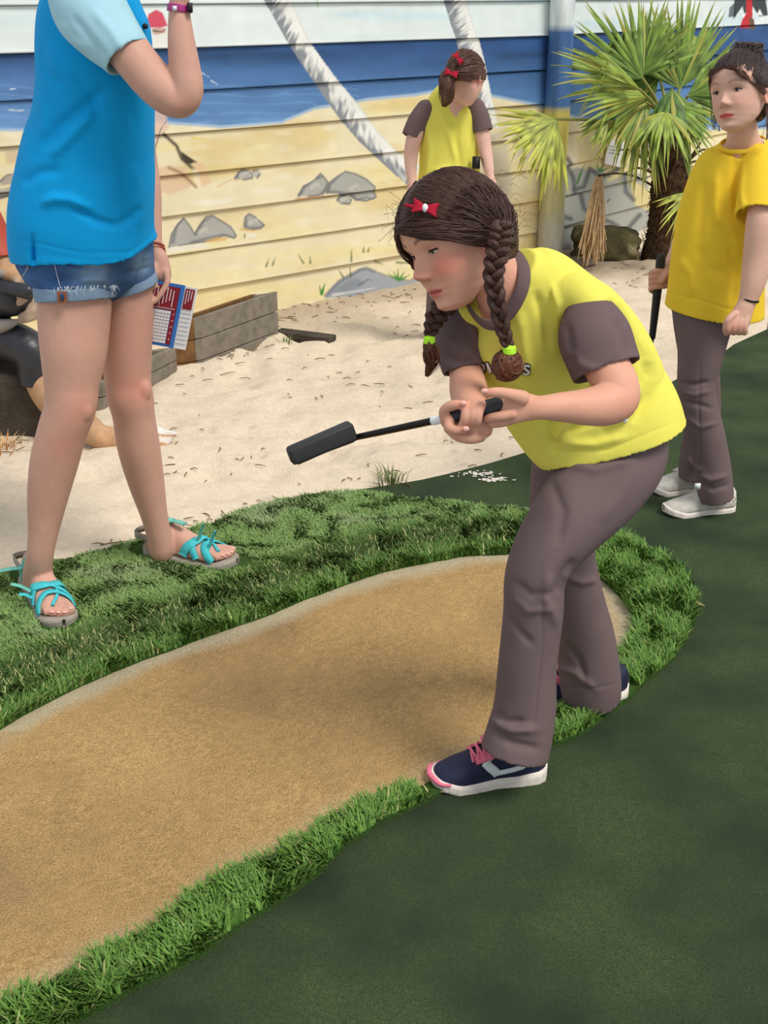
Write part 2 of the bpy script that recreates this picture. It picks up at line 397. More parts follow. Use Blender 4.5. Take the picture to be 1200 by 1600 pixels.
FEET = [(G(46, 900), G(100, 988), .052), (G(232, 866), G(370, 889), .052), (G(851, 1210), G(673, 1229), .050), (G(972, 1090), G(796, 1102), .046)]
def grass():
    """long artificial blades of the collar round the bunker"""
    x0, y0 = gR.min(0) - .03; x1, y1 = gR.max(0) + .03
    lim0, lim1 = G(-120, 1200)[0], 1.2
    n = 420000
    x = RNG.uniform(max(x0, -1.9), min(x1, lim1), n); y = RNG.uniform(max(y0, 1.1), y1, n)
    k = inpoly(x, y, gR) & ~inpoly(x, y, gB); x, y = x[k], y[k]
    px, py = proj(np.stack([x, y, x * 0], 1)); k = (px > -110) & (px < 1260) & (py < 1680)
    for a, b, r in FEET:      # the pile lies flat under shoes and sandals
        k &= segdist(x, y, [tuple(a[:2]), tuple(b[:2])])[0] > r
    x, y, px, py = x[k], y[k], px[k], py[k]
    dB, _ = segdist(x, y, [tuple(p) for p in gB] + [tuple(gB[0])]); 
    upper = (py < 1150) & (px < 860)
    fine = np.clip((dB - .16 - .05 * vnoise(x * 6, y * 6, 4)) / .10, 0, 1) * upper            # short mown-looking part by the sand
    N = len(x)
    L = (.020 + .016 * RNG.random(N)) * (1 - .5 * fine)
    lo = (py > 1150) | (px > 900)
    L = np.where(lo, L * 1.12, L)
    W = .0016 + .0012 * RNG.random(N)
    cl = vnoise(x * 22, y * 22, 14) * 6.28; ang = cl + RNG.normal(0, 1.0, N); lean = .35 + .5 * RNG.random(N) + .25 * fine
    dirv = np.stack([np.cos(ang), np.sin(ang)], 1) ; side = np.stack([-dirv[:, 1], dirv[:, 0]], 1)
    z0 = np.full(N, .013)
    def at(t, s):
        h = dirv * (L * lean * t * t)[:, None] + side * (W * s)[:, None]
        return np.stack([x + h[:, 0], y + h[:, 1], z0 + L * t * (1 - .25 * lean * t)], 1)
    V = np.stack([at(0, -1), at(0, 1), at(.55, .9), at(.55, -.9), at(1.0, .12), at(1.0, -.12)], 1).reshape(-1, 3)
    b = np.arange(N)[:, None] * 6
    q = np.concatenate([b + np.array([0, 1, 2, 3]), b + np.array([3, 2, 4, 5])], 0)
    g1, g2, g3, g4 = CA(118, 156, 72), CA(82, 122, 48), CA(118, 140, 78), CA(126, 154, 90)
    r = RNG.random(N)[:, None]
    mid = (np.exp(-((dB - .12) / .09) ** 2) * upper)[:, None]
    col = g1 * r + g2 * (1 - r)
    dk = CA(46, 66, 24) * (.7 + .6 * r); col = col * (1 - .75 * mid) + dk * .75 * mid  # shade in the gaps between longer blades, painted into the blade colour
    pick = (RNG.random(N) < .13 * mid[:, 0] + .03)[:, None]; col = np.where(pick, CA(176, 178, 118) * (.7 + .5 * r), col)
    f = fine[:, None]; col = col * (1 - .75 * f) + g4 * (.65 + .5 * r) * .75 * f
    dusty = np.clip(vnoise(x * 9, y * 9, 44) - .62, 0, 1)[:, None] * 1.6 * f; col = col * (1 - dusty) + CA(150, 158, 122) * dusty
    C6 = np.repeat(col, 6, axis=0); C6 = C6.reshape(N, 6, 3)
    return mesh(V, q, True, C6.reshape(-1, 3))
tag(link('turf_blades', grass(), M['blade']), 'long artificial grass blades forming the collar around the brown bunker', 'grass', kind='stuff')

# ================================================================ THE PAINTED FENCE
BH = .1688; Z1 = .158                                   # board pitch, top of the lowest board
a0 = G(434.6, 482.8); a1 = G(661, 440); dA = unit((a1 - a0)[:2]); aA = math.atan2(dA[0], dA[1])
def on_line(px, o, d):
    """ground point of the fence line under image column px (measured at horizon-free base)"""
    lo, hi = -6.0, 12.0
    for _ in range(60):
        m_ = (lo + hi) / 2; p = np.array([o[0] + d[0] * m_, o[1] + d[1] * m_, 0]); x, _y = proj(p[None])
        if x[0] < px: lo = m_
        else: hi = m_
    return np.array([o[0] + d[0] * lo, o[1] + d[1] * lo, 0])
A_S = on_line(-160, a0, dA); A_E = on_line(856, a0, dA)
dBd = np.array([math.sin(math.radians(38.2)), math.cos(math.radians(38.2))])
B_S = A_E.copy(); B_E = B_S + np.array([*dBd, 0]) * 4.2
SEA_EDGE = [(-200, 208), (0, 205), (55, 205), (245, 193), (335, 199), (345, 200), (440, 193), (446, 190), (492, 171), (540, 164), (575, 157), (650, 150), (692, 142), (760, 150), (835, 165), (900, 185), (1000, 205), (1300, 200)]
def mural(px, py, zz, u, partB):
    n1 = fbm(u * 2.0, zz * 9, 51); n2 = fbm(u * 7, zz * 30, 52); n3 = fbm(u * 1.2 + 5, zz * 14, 53)
    col = np.zeros((len(px), 3))
    def mixin(c, w):
        nonlocal col
        w = np.clip(w, 0, 1)[:, None]; col = col * (1 - w) + np.asarray(c) * w
    yl = np.interp(px, [p[0] for p in SEA_EDGE], [p[1] for p in SEA_EDGE])
    # sand
    col[:] = CA(232, 221, 186); mixin(CA(234, 220, 158), np.clip(.25 + n3 * 1.5 - (py < 300) * .25, 0, .6)); mixin(CA(214, 184, 108), np.clip(n1 * 1.4 - .12, 0, .5))
    mixin(CA(238, 232, 208), np.clip(n2 * 1.6 - .35, 0, .5))
    # sea
    sea = np.clip((yl - py) / 2 + .5, 0, 1); top = 58.0
    t = np.clip((py - 70) / 130, 0, 1)[:, None]
    seac = CA(50, 86, 140) * (1 - t) + CA(98, 142, 192) * t; seac = seac * (1 + n1[:, None] * .35 + n2[:, None] * .12)
    dkb = np.exp(-((py - 88) / 12) ** 2) * np.clip(n1 * 2 + .6, 0, 1); seac = seac * (1 - .45 * dkb[:, None])
    wv = np.clip(np.sin(py * .5 + n1 * 9) - .55, 0, 1) * (py > 130) * (px < 560); seac = seac * (1 - .5 * wv[:, None]) + CA(140, 180, 220) * .5 * wv[:, None]
    col = col * (1 - sea[:, None]) + seac * sea[:, None]
    foam = np.exp(-((py - yl + 2) / 2.2) ** 2); mixin(CA(205, 222, 235), foam * .6)
    # sky
    sky = zz > Z1 + 6 * BH
    skc = CA(226, 236, 236) * (1 + n1[:, None] * .10); cl = np.clip(n3 * 1.5 - .05, 0, .6)[:, None]; skc = skc * (1 - cl) + CA(196, 222, 232) * cl
    col = np.where(sky[:, None], skc, col)
    def soft(poly, e=1.5):
        ins = inpoly(px, py, poly); d, _ = segdist(px, py, list(poly) + [poly[0]]); return np.where(ins, np.clip(.5 + d / e, 0, 1), np.clip(.5 - d / e, 0, 1))
    def near(poly, pad=20): return (px > min(p[0] for p in poly) - pad) & (px < max(p[0] for p in poly) + pad) & (py > min(p[1] for p in poly) - pad) & (py < max(p[1] for p in poly) + pad)
    def fill(poly, c, w=1, e=1.5):
        k = near(poly)
        if not k.any(): return
        ins = inpoly(px[k], py[k], poly); d, _ = segdist(px[k], py[k], list(poly) + [poly[0]])
        a = w * np.where(ins, np.clip(.5 + d / e, 0, 1), np.clip(.5 - d / e, 0, 1))[:, None]; col[k] = col[k] * (1 - a) + np.asarray(c) * a
    def stroke(poly, wd, c, w=1, taper=True):
        k = near(poly, wd * 3 + 4)
        if not k.any(): return
        d, t_ = segdist(px[k], py[k], poly); ww = wd * (np.clip(1.15 - t_, .25, 1) if taper else 1)
        a = (w * np.clip(1.3 - d / ww, 0, 1))[:, None]; col[k] = col[k] * (1 - a) + np.asarray(c) * a
    white = CA(236, 236, 232); dk = CA(98, 106, 118)
    # two painted palm trunks
    def trunk(Lp, Rp, seed):
        poly = Lp + Rp[::-1]; k = near(poly); k = np.where(k)[0][inpoly(px[k], py[k], poly)] if k.any() else []
        if len(k) == 0: return
        dl, tl = segdist(px[k], py[k], Lp); dr, _ = segdist(px[k], py[k], Rp); s = dl / (dl + dr + 1e-6)
        hatch = vnoise(tl * 90 + s * 5, s * 4 + tl * 10, seed)
        a = np.clip((.62 - s + (hatch - .5) * .75) * 2.2, 0, 1) * .85
        a2 = np.exp(-((s - 1) / .06) ** 2) * .3
        c_ = white * (1 - a[:, None]) + (dk * (.85 + .5 * hatch[:, None])) * a[:, None]; col[k] = c_ * (1 - a2[:, None]) + CA(150, 155, 165) * a2[:, None]
    trunk([(408, -60), (412, 0), (428, 28), (447, 62), (470, 98), (500, 142), (530, 185), (560, 220), (600, 258), (640, 292)], [(452, -60), (457, 0), (470, 35), (486, 68), (522, 118), (562, 166), (590, 205), (618, 235), (640, 250), (660, 258)], 61)
    trunk([(690, -60), (693, 0), (705, 40), (713, 62), (722, 110), (740, 150), (760, 200)], [(726, -60), (730, 0), (740, 40), (748, 60), (757, 95), (768, 150), (780, 200)], 62)
    gr = CA(172, 172, 166); gd = CA(110, 112, 116); gl = CA(205, 203, 192); oc = CA(212, 168, 92)
    def rock(poly, shade=None, ground=True):
        fill(poly, gr); stroke(poly, 1.6, gd, .9, False)
        for s_ in (shade or []): stroke(s_, 3.2, gd, .75)
        cx = sum(p[0] for p in poly) / len(poly); cy = sum(p[1] for p in poly) / len(poly)
        stroke([(cx - 4, cy + 1), (cx + 6, cy - 5), (cx + 9, cy + 3)], 4, gl, .6)
    # big rock pair behind the planter
    rock([(264, 387), (268, 366), (278, 350), (287, 341), (296, 352), (304, 366), (312, 352), (322, 339), (332, 337), (345, 345), (360, 354), (369, 368), (366, 372), (350, 368), (335, 374), (318, 378), (300, 380), (280, 384)], [[(270, 378), (276, 354), (286, 344)], [(306, 366), (318, 346), (330, 340)], [(300, 379), (325, 372), (350, 366), (368, 371)]])
    fill([(320, 376), (340, 370), (358, 371), (352, 376), (330, 379)], oc, .7); fill([(262, 388), (285, 384), (318, 381), (330, 384), (300, 390), (262, 395)], CA(232, 232, 226), .7, 3)
    rock([(381, 354), (383, 340), (389, 334), (397, 338), (413, 352), (407, 357), (394, 359)], [[(384, 356), (386, 340)], [(386, 357), (400, 356), (412, 352)]]); stroke([(376, 358), (395, 360), (414, 357)], 1.8, oc, .8)
    stroke([(382, 371), (383, 363)], 1.2, CA(70, 96, 50)); fill([(384, 366), (400, 364), (402, 370), (386, 373)], CA(238, 236, 226), .6)
    rock([(367, 279), (372, 270), (379, 265), (388, 267), (394, 272), (394, 279), (380, 281)], [[(369, 278), (374, 270)]]); rock([(395, 275), (396, 267), (402, 266), (406, 273), (402, 278)])
    stroke([(340, 292), (360, 281), (395, 280)], 2.0, CA(216, 188, 140), .7)
    rock([(466, 306), (474, 291), (484, 286), (492, 281), (501, 271), (512, 284), (508, 298), (500, 304), (482, 307)], [[(468, 305), (476, 292), (486, 288)], [(497, 278), (505, 275)], [(504, 303), (512, 288)]])
    rock([(510, 302), (514, 286), (527, 276), (540, 268), (556, 272), (572, 280), (586, 292), (584, 300), (588, 308), (572, 314), (556, 312), (548, 306), (530, 303)], [[(512, 300), (516, 288), (532, 276)], [(548, 305), (558, 312), (574, 308), (584, 312)], [(516, 300), (540, 301), (556, 302)]])
    stroke([(462, 311), (490, 308), (540, 305)], 1.8, CA(190, 130, 60), .8)
    rock([(527, 312), (532, 306), (540, 306), (549, 312), (546, 319), (534, 318)], [[(528, 313), (534, 317), (545, 318)]]); fill([(392, 296), (440, 292), (442, 300), (400, 304)], CA(240, 238, 226), .35, 6)
    # boulder at the foot of the boards
    bl = [(508, 466), (514, 454), (528, 440), (546, 430), (562, 420), (572, 418), (586, 424), (604, 432), (640, 440), (656, 430), (700, 405), (700, 436), (660, 444), (600, 455), (550, 464)]
    fill(bl, CA(160, 166, 174), 1, 2.5); stroke([(509, 462), (530, 440), (562, 422), (572, 419), (584, 424)], 3.4, CA(112, 118, 128), .8, False); stroke([(586, 424), (610, 433), (640, 439), (658, 428), (690, 408)], 1.6, CA(120, 124, 128), .8, False)
    fill([(512, 462), (530, 445), (556, 434), (570, 442), (548, 456)], CA(128, 136, 148), .7, 8); stroke([(520, 461), (556, 455), (600, 448)], 2.4, CA(222, 222, 220), .7); stroke([(560, 446), (576, 436), (584, 440)], 2.5, CA(100, 106, 116), .6)
    g = CA(72, 108, 48)
    for s_ in ([(416, 416), (420, 404)], [(426, 414), (430, 402)], [(474, 411), (465, 396)], [(485, 411), (484, 400)], [(549, 408), (549, 386)], [(568, 394), (568, 384)], [(575, 393), (577, 386)], [(537, 434), (528, 420)], [(548, 432), (547, 418)],
               [(620, 410), (640, 411), (660, 405)], [(586, 408), (600, 414)], [(632, 400), (648, 398)]): stroke(s_, 1.9, CA(96, 112, 70), .9)
    for s_ in ([(502, 459), (499, 446)], [(502, 459), (505, 448)], [(503, 460), (508, 442)], [(622, 437), (606, 428)], [(622, 437), (614, 424)], [(622, 437), (622, 420)], [(624, 437), (632, 424)], [(626, 437), (640, 430)]): stroke(s_, 2.2, CA(70, 140, 60))
    # the painted digger at the left: red scarf, pale smock, spade and the hole
    fill([(228, 40), (232, 22), (244, 15), (254, 20), (262, 40), (250, 44), (236, 43)], CA(212, 84, 104)); fill([(236, 44), (260, 44), (258, 56), (240, 54)], CA(205, 170, 150)); fill([(238, 56), (262, 50), (262, 76), (238, 76)], CA(232, 232, 226))
    stroke([(240, 48), (252, 50), (258, 46)], 1.8, CA(110, 90, 80)); fill([(222, 150), (258, 172), (264, 200), (250, 214), (240, 240), (222, 240)], CA(222, 190, 172), .8, 4)
    stroke([(240, 240), (252, 200), (262, 186)], 1.2, CA(120, 110, 105)); stroke([(256, 210), (276, 228), (284, 248), (302, 264)], 3.2, CA(92, 82, 66), 1, False); fill([(282, 236), (309, 254), (296, 256), (286, 250)], CA(70, 60, 48))
    fill([(240, 264), (262, 258), (290, 262), (304, 288), (290, 296), (266, 304), (240, 298)], CA(222, 190, 158), .8, 5); fill([(302, 254), (318, 256), (330, 286), (316, 292), (306, 270)], CA(224, 190, 154), .8, 4)
    stroke([(264, 262), (282, 270), (298, 284), (306, 292)], 3.0, CA(150, 120, 84), .8, False); fill([(300, 262), (310, 270), (314, 288), (304, 284)], CA(232, 222, 190), .8, 3)
    fill([(296, 316), (316, 312), (340, 312), (366, 310), (364, 318), (320, 322)], CA(238, 236, 228), .4, 5); stroke([(300, 215), (326, 219)], 1.6, CA(228, 200, 70), .8)
    # left margin
    fill([(8, 235), (28, 232), (30, 255), (10, 256)], CA(205, 180, 150), .7, 8); stroke([(34, 222), (38, 236), (44, 252)], 2.6, CA(140, 152, 168), 1, False)
    fill([(0, 285), (10, 274), (26, 272), (30, 286), (2, 290)], CA(168, 162, 152), .9, 2); stroke([(0, 284), (10, 274), (24, 271)], 1.8, gd); fill([(-4, 296), (18, 292), (20, 304), (4, 311), (-4, 312)], CA(168, 164, 156), .9, 2); stroke([(0, 309), (14, 306), (20, 300)], 2, gd)
    # wave sparkle
    for s_ in ([(16, 139), (28, 138)], [(330, 126), (340, 132)], [(312, 112), (326, 120)], [(14, 172), (44, 173)]): stroke(s_, 1.3, CA(225, 232, 240), .8)
    stroke([(495, -10), (497, 12)], 1.5, CA(150, 190, 110))
    if True:
        # right-hand bay: grey painted boulders, tufts and the black figure above the palm
        g2 = CA(166, 168, 160)
        fill([(756, 215), (790, 200), (800, 290), (780, 400), (756, 400)], CA(190, 186, 172), .6, 8); fill([(800, 210), (836, 220), (838, 250), (812, 256)], CA(180, 180, 170), .6, 8)
        fill([(884, 268), (900, 262), (930, 262), (1010, 272), (1040, 420), (870, 420), (862, 330)], g2, 1, 5)
        fill([(892, 300), (905, 268), (925, 285), (935, 340), (915, 360), (890, 340)], CA(160, 162, 156), .6, 10); fill([(866, 350), (920, 345), (930, 400), (866, 405)], CA(150, 152, 146), .7, 14)
        fill([(900, 212), (960, 205), (990, 230), (1000, 262), (950, 285), (940, 262), (918, 266), (905, 258)], CA(224, 206, 150), .8, 4); fill([(985, 280), (1020, 300), (1016, 330), (992, 320)], CA(222, 205, 140), .8, 4)
        for s_ in ([(868, 305), (878, 268), (888, 262), (896, 278), (898, 300)], [(898, 296), (912, 292), (922, 264), (938, 276), (950, 274), (968, 262), (976, 258)], [(908, 305), (912, 325), (922, 335)],
                   [(868, 322), (872, 334), (886, 340), (892, 342)], [(944, 344), (956, 348), (966, 354)], [(984, 354), (992, 344), (1000, 336)], [(976, 272), (978, 300), (990, 312)], [(885, 246), (892, 256)]): stroke(s_, 4.4, CA(84, 88, 94), .85, False)
        for s_ in ([(938, 316), (940, 313)], [(949, 315), (952, 312)], [(935, 331), (943, 330)], [(934, 341), (942, 340)]): stroke(s_, 2.0, CA(90, 92, 92), .8, False)
        for s_ in ([(902, 286), (906, 272), (914, 256)], [(902, 286), (910, 266)], [(936, 266), (932, 256)], [(937, 268), (946, 252)], [(938, 268), (952, 262)]): stroke(s_, 2.2, CA(76, 128, 60))
        blk = CA(26, 36, 40)
        fill([(1140, 12), (1148, 4), (1150, 26), (1138, 27)], blk, .8, 2); fill([(1146, 30), (1150, -60), (1165, -80), (1188, -60), (1200, 24), (1186, 26), (1176, 10), (1172, 27), (1164, 26), (1160, 10)], blk, .95, 2)
        fill([(1166, -20), (1174, -20), (1176, 26), (1170, 44), (1156, 44), (1160, 30), (1166, 20)], CA(200, 44, 52), 1, 2); fill([(1158, 24), (1166, 20), (1162, 28)], CA(240, 240, 240)); fill([(1182, 24), (1187, 14), (1192, 24)], CA(240, 240, 240)); fill([(1170, 26), (1178, 30), (1180, 46), (1172, 46)], CA(110, 80, 60))
    return col
def fence_panel(S, E, parent, name, pb):
    d = (E - S); Ln = np.linalg.norm(d); d = d / Ln; nrm = np.array([d[1], -d[0], 0])            # towards the sandpit
    zs = [(-.06, .010)]
    for b in range(-1, 10):
        zb = Z1 + b * BH; zt = zb + BH
        if b == -1: zb = -.06
        zs += [(zb + .0015, -.012), (zb + .002, .018), (zb + .006, .0195)] + [(z, .0185 - .012 * (z - zb) / BH) for z in np.linspace(zb + .012, zt - .006, 34 if zt > 0 else 10)] + [(zt - .0025, .006), (zt - .002, -.012)]
    zs = np.array(zs); us = np.arange(0, Ln, .0058)
    U, K = np.meshgrid(us, np.arange(len(zs))); Z = zs[K, 0]; O = zs[K, 1]
    O = O + (fbm(U * 1.3, Z / BH * 0 + np.floor((Z - Z1) / BH), 77) * .004)
    sag = fbm(U * .6, np.floor((Z - Z1 + .0001) / BH) * 3.1, 78, 2) * .004
    V = S[None] + U.ravel()[:, None] * d + O.ravel()[:, None] * nrm; V[:, 2] = Z.ravel() + sag.ravel()
    px, py = proj(V); col = mural(px, py, Z.ravel(), U.ravel() + (7 if pb else 0), pb)
    idx = np.arange(U.size).reshape(U.shape); q = np.stack([idx[:-1, :-1], idx[:-1, 1:], idx[1:, 1:], idx[1:, :-1]], -1).reshape(-1, 4)
    link(name, mesh(V, q, False, col), M['mural'], parent)
    bx = box((S + E) / 2 - nrm * .035 + np.array([0, 0, .9]), (Ln, .03, 1.95), np.array([d, nrm, [0, 0, 1]])); link('backing_board', mesh(*bx, smooth=False), M['wood_dk'], parent)
fence = thing('painted_fence', 'long timber board fence painted with a beach mural of sea, sand and rocks', 'fence', (A_S + A_E) / 2)
fence_panel(A_S, A_E, fence, 'board_panel', False); fence_panel(B_S, B_E, fence, 'board_panel', True)
# round corner post, painted like the boards
def corner_post():
    base = G(855, 402); base[1] = A_E[1] - .10; base[0] = P(859, 400, base[1])[0]; R0 = .066; zz = np.concatenate([np.arange(-.05, 1.9, .02)]); th = np.linspace(0, 2 * math.pi, 40, endpoint=False)
    V = []; 
    for z in zz:
        r = R0 * (1.05 if z < .26 else 1.0) + (.002 * math.sin(z * 9))
        V += [[base[0] + r * math.cos(t), base[1] + r * math.sin(t), z] for t in th]
    V = np.array(V); n = 40; Fs = [(i * n + j, i * n + (j + 1) % n, (i + 1) * n + (j + 1) % n, (i + 1) * n + j) for i in range(len(zz) - 1) for j in range(n)]
    px, py = proj(V); nz = fbm(np.arctan2(V[:, 1] - base[1], V[:, 0] - base[0]) * 2, V[:, 2] * 6, 9); z = V[:, 2]
    ys = np.interp(z, [0, .2, .3, .45, .55, .80, .83, 1.2, 1.22, 2], [0, 0, 1, 1, 2, 2, 3, 3, 4, 4])[:, None]
    cs = [CA(172, 170, 158), CA(190, 186, 140), CA(200, 188, 100), CA(70, 108, 160), CA(218, 226, 228)]
    col = sum(np.clip(1 - np.abs(ys - i), 0, 1) * c for i, c in enumerate(cs)) * (1 + nz[:, None] * .4)
    link('corner_post', mesh(V, Fs, True, col), M['mural'], fence)
    c = np.array([base[0] - .09, base[1] + .03, .26]); link('metal_bracket', mesh(*merge([box(c + np.array([0, 0, -.02]), (.09, .02, .13)), box(c + np.array([.05, -.01, -.10]), (.12, .03, .03))]), smooth=False), M['grey'], fence)
    return base
post_b = corner_post()
# paper notice on the right-hand bay, turned slightly
def on_B(px, py, off=.03):
    r = ray(px, py); n = np.array([dBd[1], -dBd[0], 0]); t = np.dot(B_S + n * off - CC, n) / np.dot(r, n); return CC + r * t
nB = np.array([dBd[1], -dBd[0], 0])
q4 = [on_B(950, 218), on_B(978, 222), on_B(972, 262), on_B(944, 256)]
V = np.array(q4 + [p + nB * .003 for p in q4])
notice = thing('paper_notice', 'small white paper notice fixed to the fence behind the palm', 'notice', q4[3])
link('sheet', mesh(V, [(0, 1, 2, 3), (7, 6, 5, 4), (0, 4, 5, 1), (1, 5, 6, 2), (2, 6, 7, 3), (3, 7, 4, 0)], False), M['paper'], notice)
for i, yy in enumerate((228, 233, 238)):
    a = [on_B(953 - i, yy, .0345), on_B(972 - i, yy + 2.6, .0345), on_B(972 - i, yy + 3.8, .0345), on_B(953 - i, yy + 1.2, .0345)]
    link('printed_line', mesh(np.array(a), [(0, 1, 2, 3)], False), M['ink'], notice)

# ================================================================ PLANTERS, TIMBER, STONES
def board_box(name_parent, p, q, h, th, mat, inward, z0=-.05, top=None):
    """upright board from ground point p to q, th thick towards inward, made of three stacked planks"""
    p, q = np.array(p), np.array(q); d = unit(q - p); L = np.linalg.norm(q - p); n = unit(inward); pr = []
    k = 3
    for i in range(k):
        a = z0 + (h - z0) * i / k; b = z0 + (h - z0) * (i + 1) / k - .003
        V, Fs = box((p + q) / 2 + n * th / 2 + np.array([0, 0, (a + b) / 2]), (L + .004 * (i % 2), th - .002 * (i % 2), b - a), np.array([d, n, [0, 0, 1]])); pr.append((V, Fs))
    me = mesh(*merge(pr), smooth=False); o = link('side_board', me, mat, name_parent)
    b = o.modifiers.new('b', 'BEVEL'); b.width = .003; b.segments = 2
    return o
def planter(label, A, B, D, h, mats):
    A, B, D = [np.array([*G(*p)[:2], 0]) for p in (A, B, D)]; Cc = B + (D - A)
    t = thing('wooden_planter', label, 'planter', (A + B + D + Cc) / 4, 'open timber planters against the mural fence')
    n1 = unit(D - A); n2 = unit(B - A)
    board_box(t, A, B, h, .03, mats[0], n1); board_box(t, D, Cc, h, .03, mats[1], -n1)
    board_box(t, A + n1 * .03, D - n1 * .03, h * .985, .03, mats[1], n2); board_box(t, B + n1 * .03, Cc - n1 * .03, h * .985, .03, mats[0], -n2)
    c = (A + Cc) / 2; R_ = np.array([n2, n1, [0, 0, 1]]); lw, lh = np.linalg.norm(B - A) - .06, np.linalg.norm(D - A) - .06
    link('soil', mesh(*box(c + np.array([0, 0, h * .28]), (lw, lh, h * .3), R_), smooth=False), M['wood_dk'], t)
hA = P(310, 494, G(318, 577)[1])[2]
planter('open grey timber planter in front of the painted fence, right of the scorecard', (318, 577), (436, 531), (270, 584), hA, (M['wood'], M['wood_in']))
hB = P(276, 541, G(277, 589)[1])[2]
planter('lower grey timber planter partly hidden behind the legs in shorts', (165, 648), (278, 588), (110, 655), hB, (M['wood'], M['wood_in']))
def timber(label, p, q, w, h, mat, z=.0, name='wooden_plank', cat='plank', tilt=0):
    p = G(*p); q = G(*q); d = unit(q - p); n = np.array([-d[1], d[0], 0]); L = np.linalg.norm(q - p)
    V, Fs = box((0, 0, 0), (L, w, h)); V[:, 2] += h / 2 + z; V[:, 2] += V[:, 0] * tilt
    V = np.outer(V[:, 0], d) + np.outer(V[:, 1], n) + np.outer(V[:, 2], [0, 0, 1]) + (p + q) / 2
    me = mesh(V, Fs, False); o = link(name, me, mat); tag(o, label, cat)
    b = o.modifiers.new('b', 'BEVEL'); b.width = min(w, h) * .18; b.segments = 2; return o
timber('thin brown plank lying on the sand beside the grey planter', (434, 525), (520, 536), .07, .026, M['wood_dk'], .004)
timber('short pale plank lying on the sand below the dry palm frond', (893, 416), (926, 414), .12, .03, M['wood'], .01)
def boulder(px0, px1, pyt, pyb, Y, label, name, dep):
    c = (P(px0, pyb, Y) + P(px1, pyb, Y)) / 2; w = (P(px1, pyb, Y) - P(px0, pyb, Y))[0] / 2; h = P(px0, pyt, Y)[2] 
    V, Fs = ellipsoid((0, 0, 0), (1, 1, 1), nu=64, nv=44)
    n = V / np.linalg.norm(V, axis=1)[:, None]
    r = 1 + .10 * np.sin(n[:, 0] * 3 + 1) * np.cos(n[:, 2] * 4) + .06 * np.sin(n[:, 0] * 9 + n[:, 1] * 5) * np.sin(n[:, 2] * 8 + 2) + fbm(n[:, 0] * 3 + 8, n[:, 2] * 3 + n[:, 1] * 2 + 8, 17) * .10
    sq = np.abs(n) ** 2.6; sq = sq.sum(1) ** (-1 / 2.6)
    V = n * (r * sq)[:, None] * np.array([w, dep, h * .62]); V = V + np.array([c[0], Y + dep * .6, h * .36])
    return tag(link(name, mesh(V, Fs), M['rock']), label, 'rock')
boulder(895, 1003, 356, 413, 6.9, 'large mossy brown boulder sitting on the sand beside the palm trunk', 'boulder', .18)

def scatter_twigs():
    pr = []
    zone = [((430, 495), (690, 452), 16, 60), ((0, 900), (620, 745), 14, 50), ((640, 700), (830, 690), 26, 10), ((300, 590), (420, 545), 14, 22), ((20, 700), (60, 660), 30, 20), ((960, 440), (1130, 400), 22, 60), ((450, 560), (600, 640), 60, 30), ((250, 650), (330, 760), 60, 30), ((640, 520), (760, 460), 30, 25)]
    for (a, b, sp, n) in zone:
        for _ in range(n):
            t = random.random(); x = a[0] + (b[0] - a[0]) * t + random.gauss(0, sp); y = a[1] + (b[1] - a[1]) * t + random.gauss(0, sp * .5)
            g = G(x, y); 
            if inpoly(np.array([g[0]]), np.array([g[1]]), gG)[0] or g[1] > 7: continue
            L = random.uniform(.008, .045) * (2.4 if random.random() < .10 else 1); an = random.uniform(0, 6.3); d = np.array([math.cos(an), math.sin(an), 0])
            gz = float(sand_fn(np.array([g[0]]), np.array([g[1]]))[0][0])
            p0 = g + np.array([0, 0, gz + .004]); mid = p0 + d * L * .5 + np.array([-d[1], d[0], 0]) * random.uniform(-.2, .2) * L + np.array([0, 0, .003])
            pr.append(wtube([p0, mid, p0 + d * L], [.0014, .0017, .0008], n=5, m=2))
    return pr
tag(link('fallen_twigs', mesh(*merge(scatter_twigs())), M['twig']), 'dry twigs and plant scraps strewn over the pale sand', 'debris', kind='stuff')
def tuft(px, py, n, h, spread, label, cols=(C(96, 118, 62), C(140, 140, 92)), name='grass_tuft', cat='grass tuft', mat=None, lo=.3):
    g = G(px, py); V = []; Fs = []; cl = []
    for i in range(n):
        an = random.uniform(0, 6.3); d = np.array([math.cos(an), math.sin(an), 0]); s = np.array([-d[1], d[0], 0]); L = h * random.uniform(.5, 1); ln = random.uniform(lo, 1.1)
        b = g + d * random.random() * spread + np.array([0, 0, -.004]); w = .0018
        pts = [b, b + d * L * ln * .25 + np.array([0, 0, L * .6]), b + d * L * ln * .8 + np.array([0, 0, L * .85])]
        k = len(V)
        for p_, ww in zip(pts, (w, w, .0003)): V += [p_ - s * ww, p_ + s * ww]
        Fs += [(k, k + 1, k + 3, k + 2), (k + 2, k + 3, k + 5, k + 4)]; c = random.random(); cl += [np.array(cols[0]) * c + np.array(cols[1]) * (1 - c)] * 6
    tag(link(name, mesh(np.array(V), Fs, True, np.array(cl)), mat or M['blade']), label, cat)
tuft(610, 757, 60, .065, .05, 'small green grass tuft at the sand edge beside the putting green')
tuft(415, 536, 26, .06, .03, 'green weed growing against the front of the grey planter')
tuft(446, 541, 22, .06, .025, 'green weed growing at the left end of the brown plank')
tuft(382, 556, 22, .05, .03, 'small dull weed at the foot of the grey planter front')
tuft(4, 704, 90, .06, .09, 'clump of dry orange straw on the sand by the dark timber', (C(190, 130, 70), C(205, 170, 115)), 'dry_straw_clump', 'straw', lo=.5)
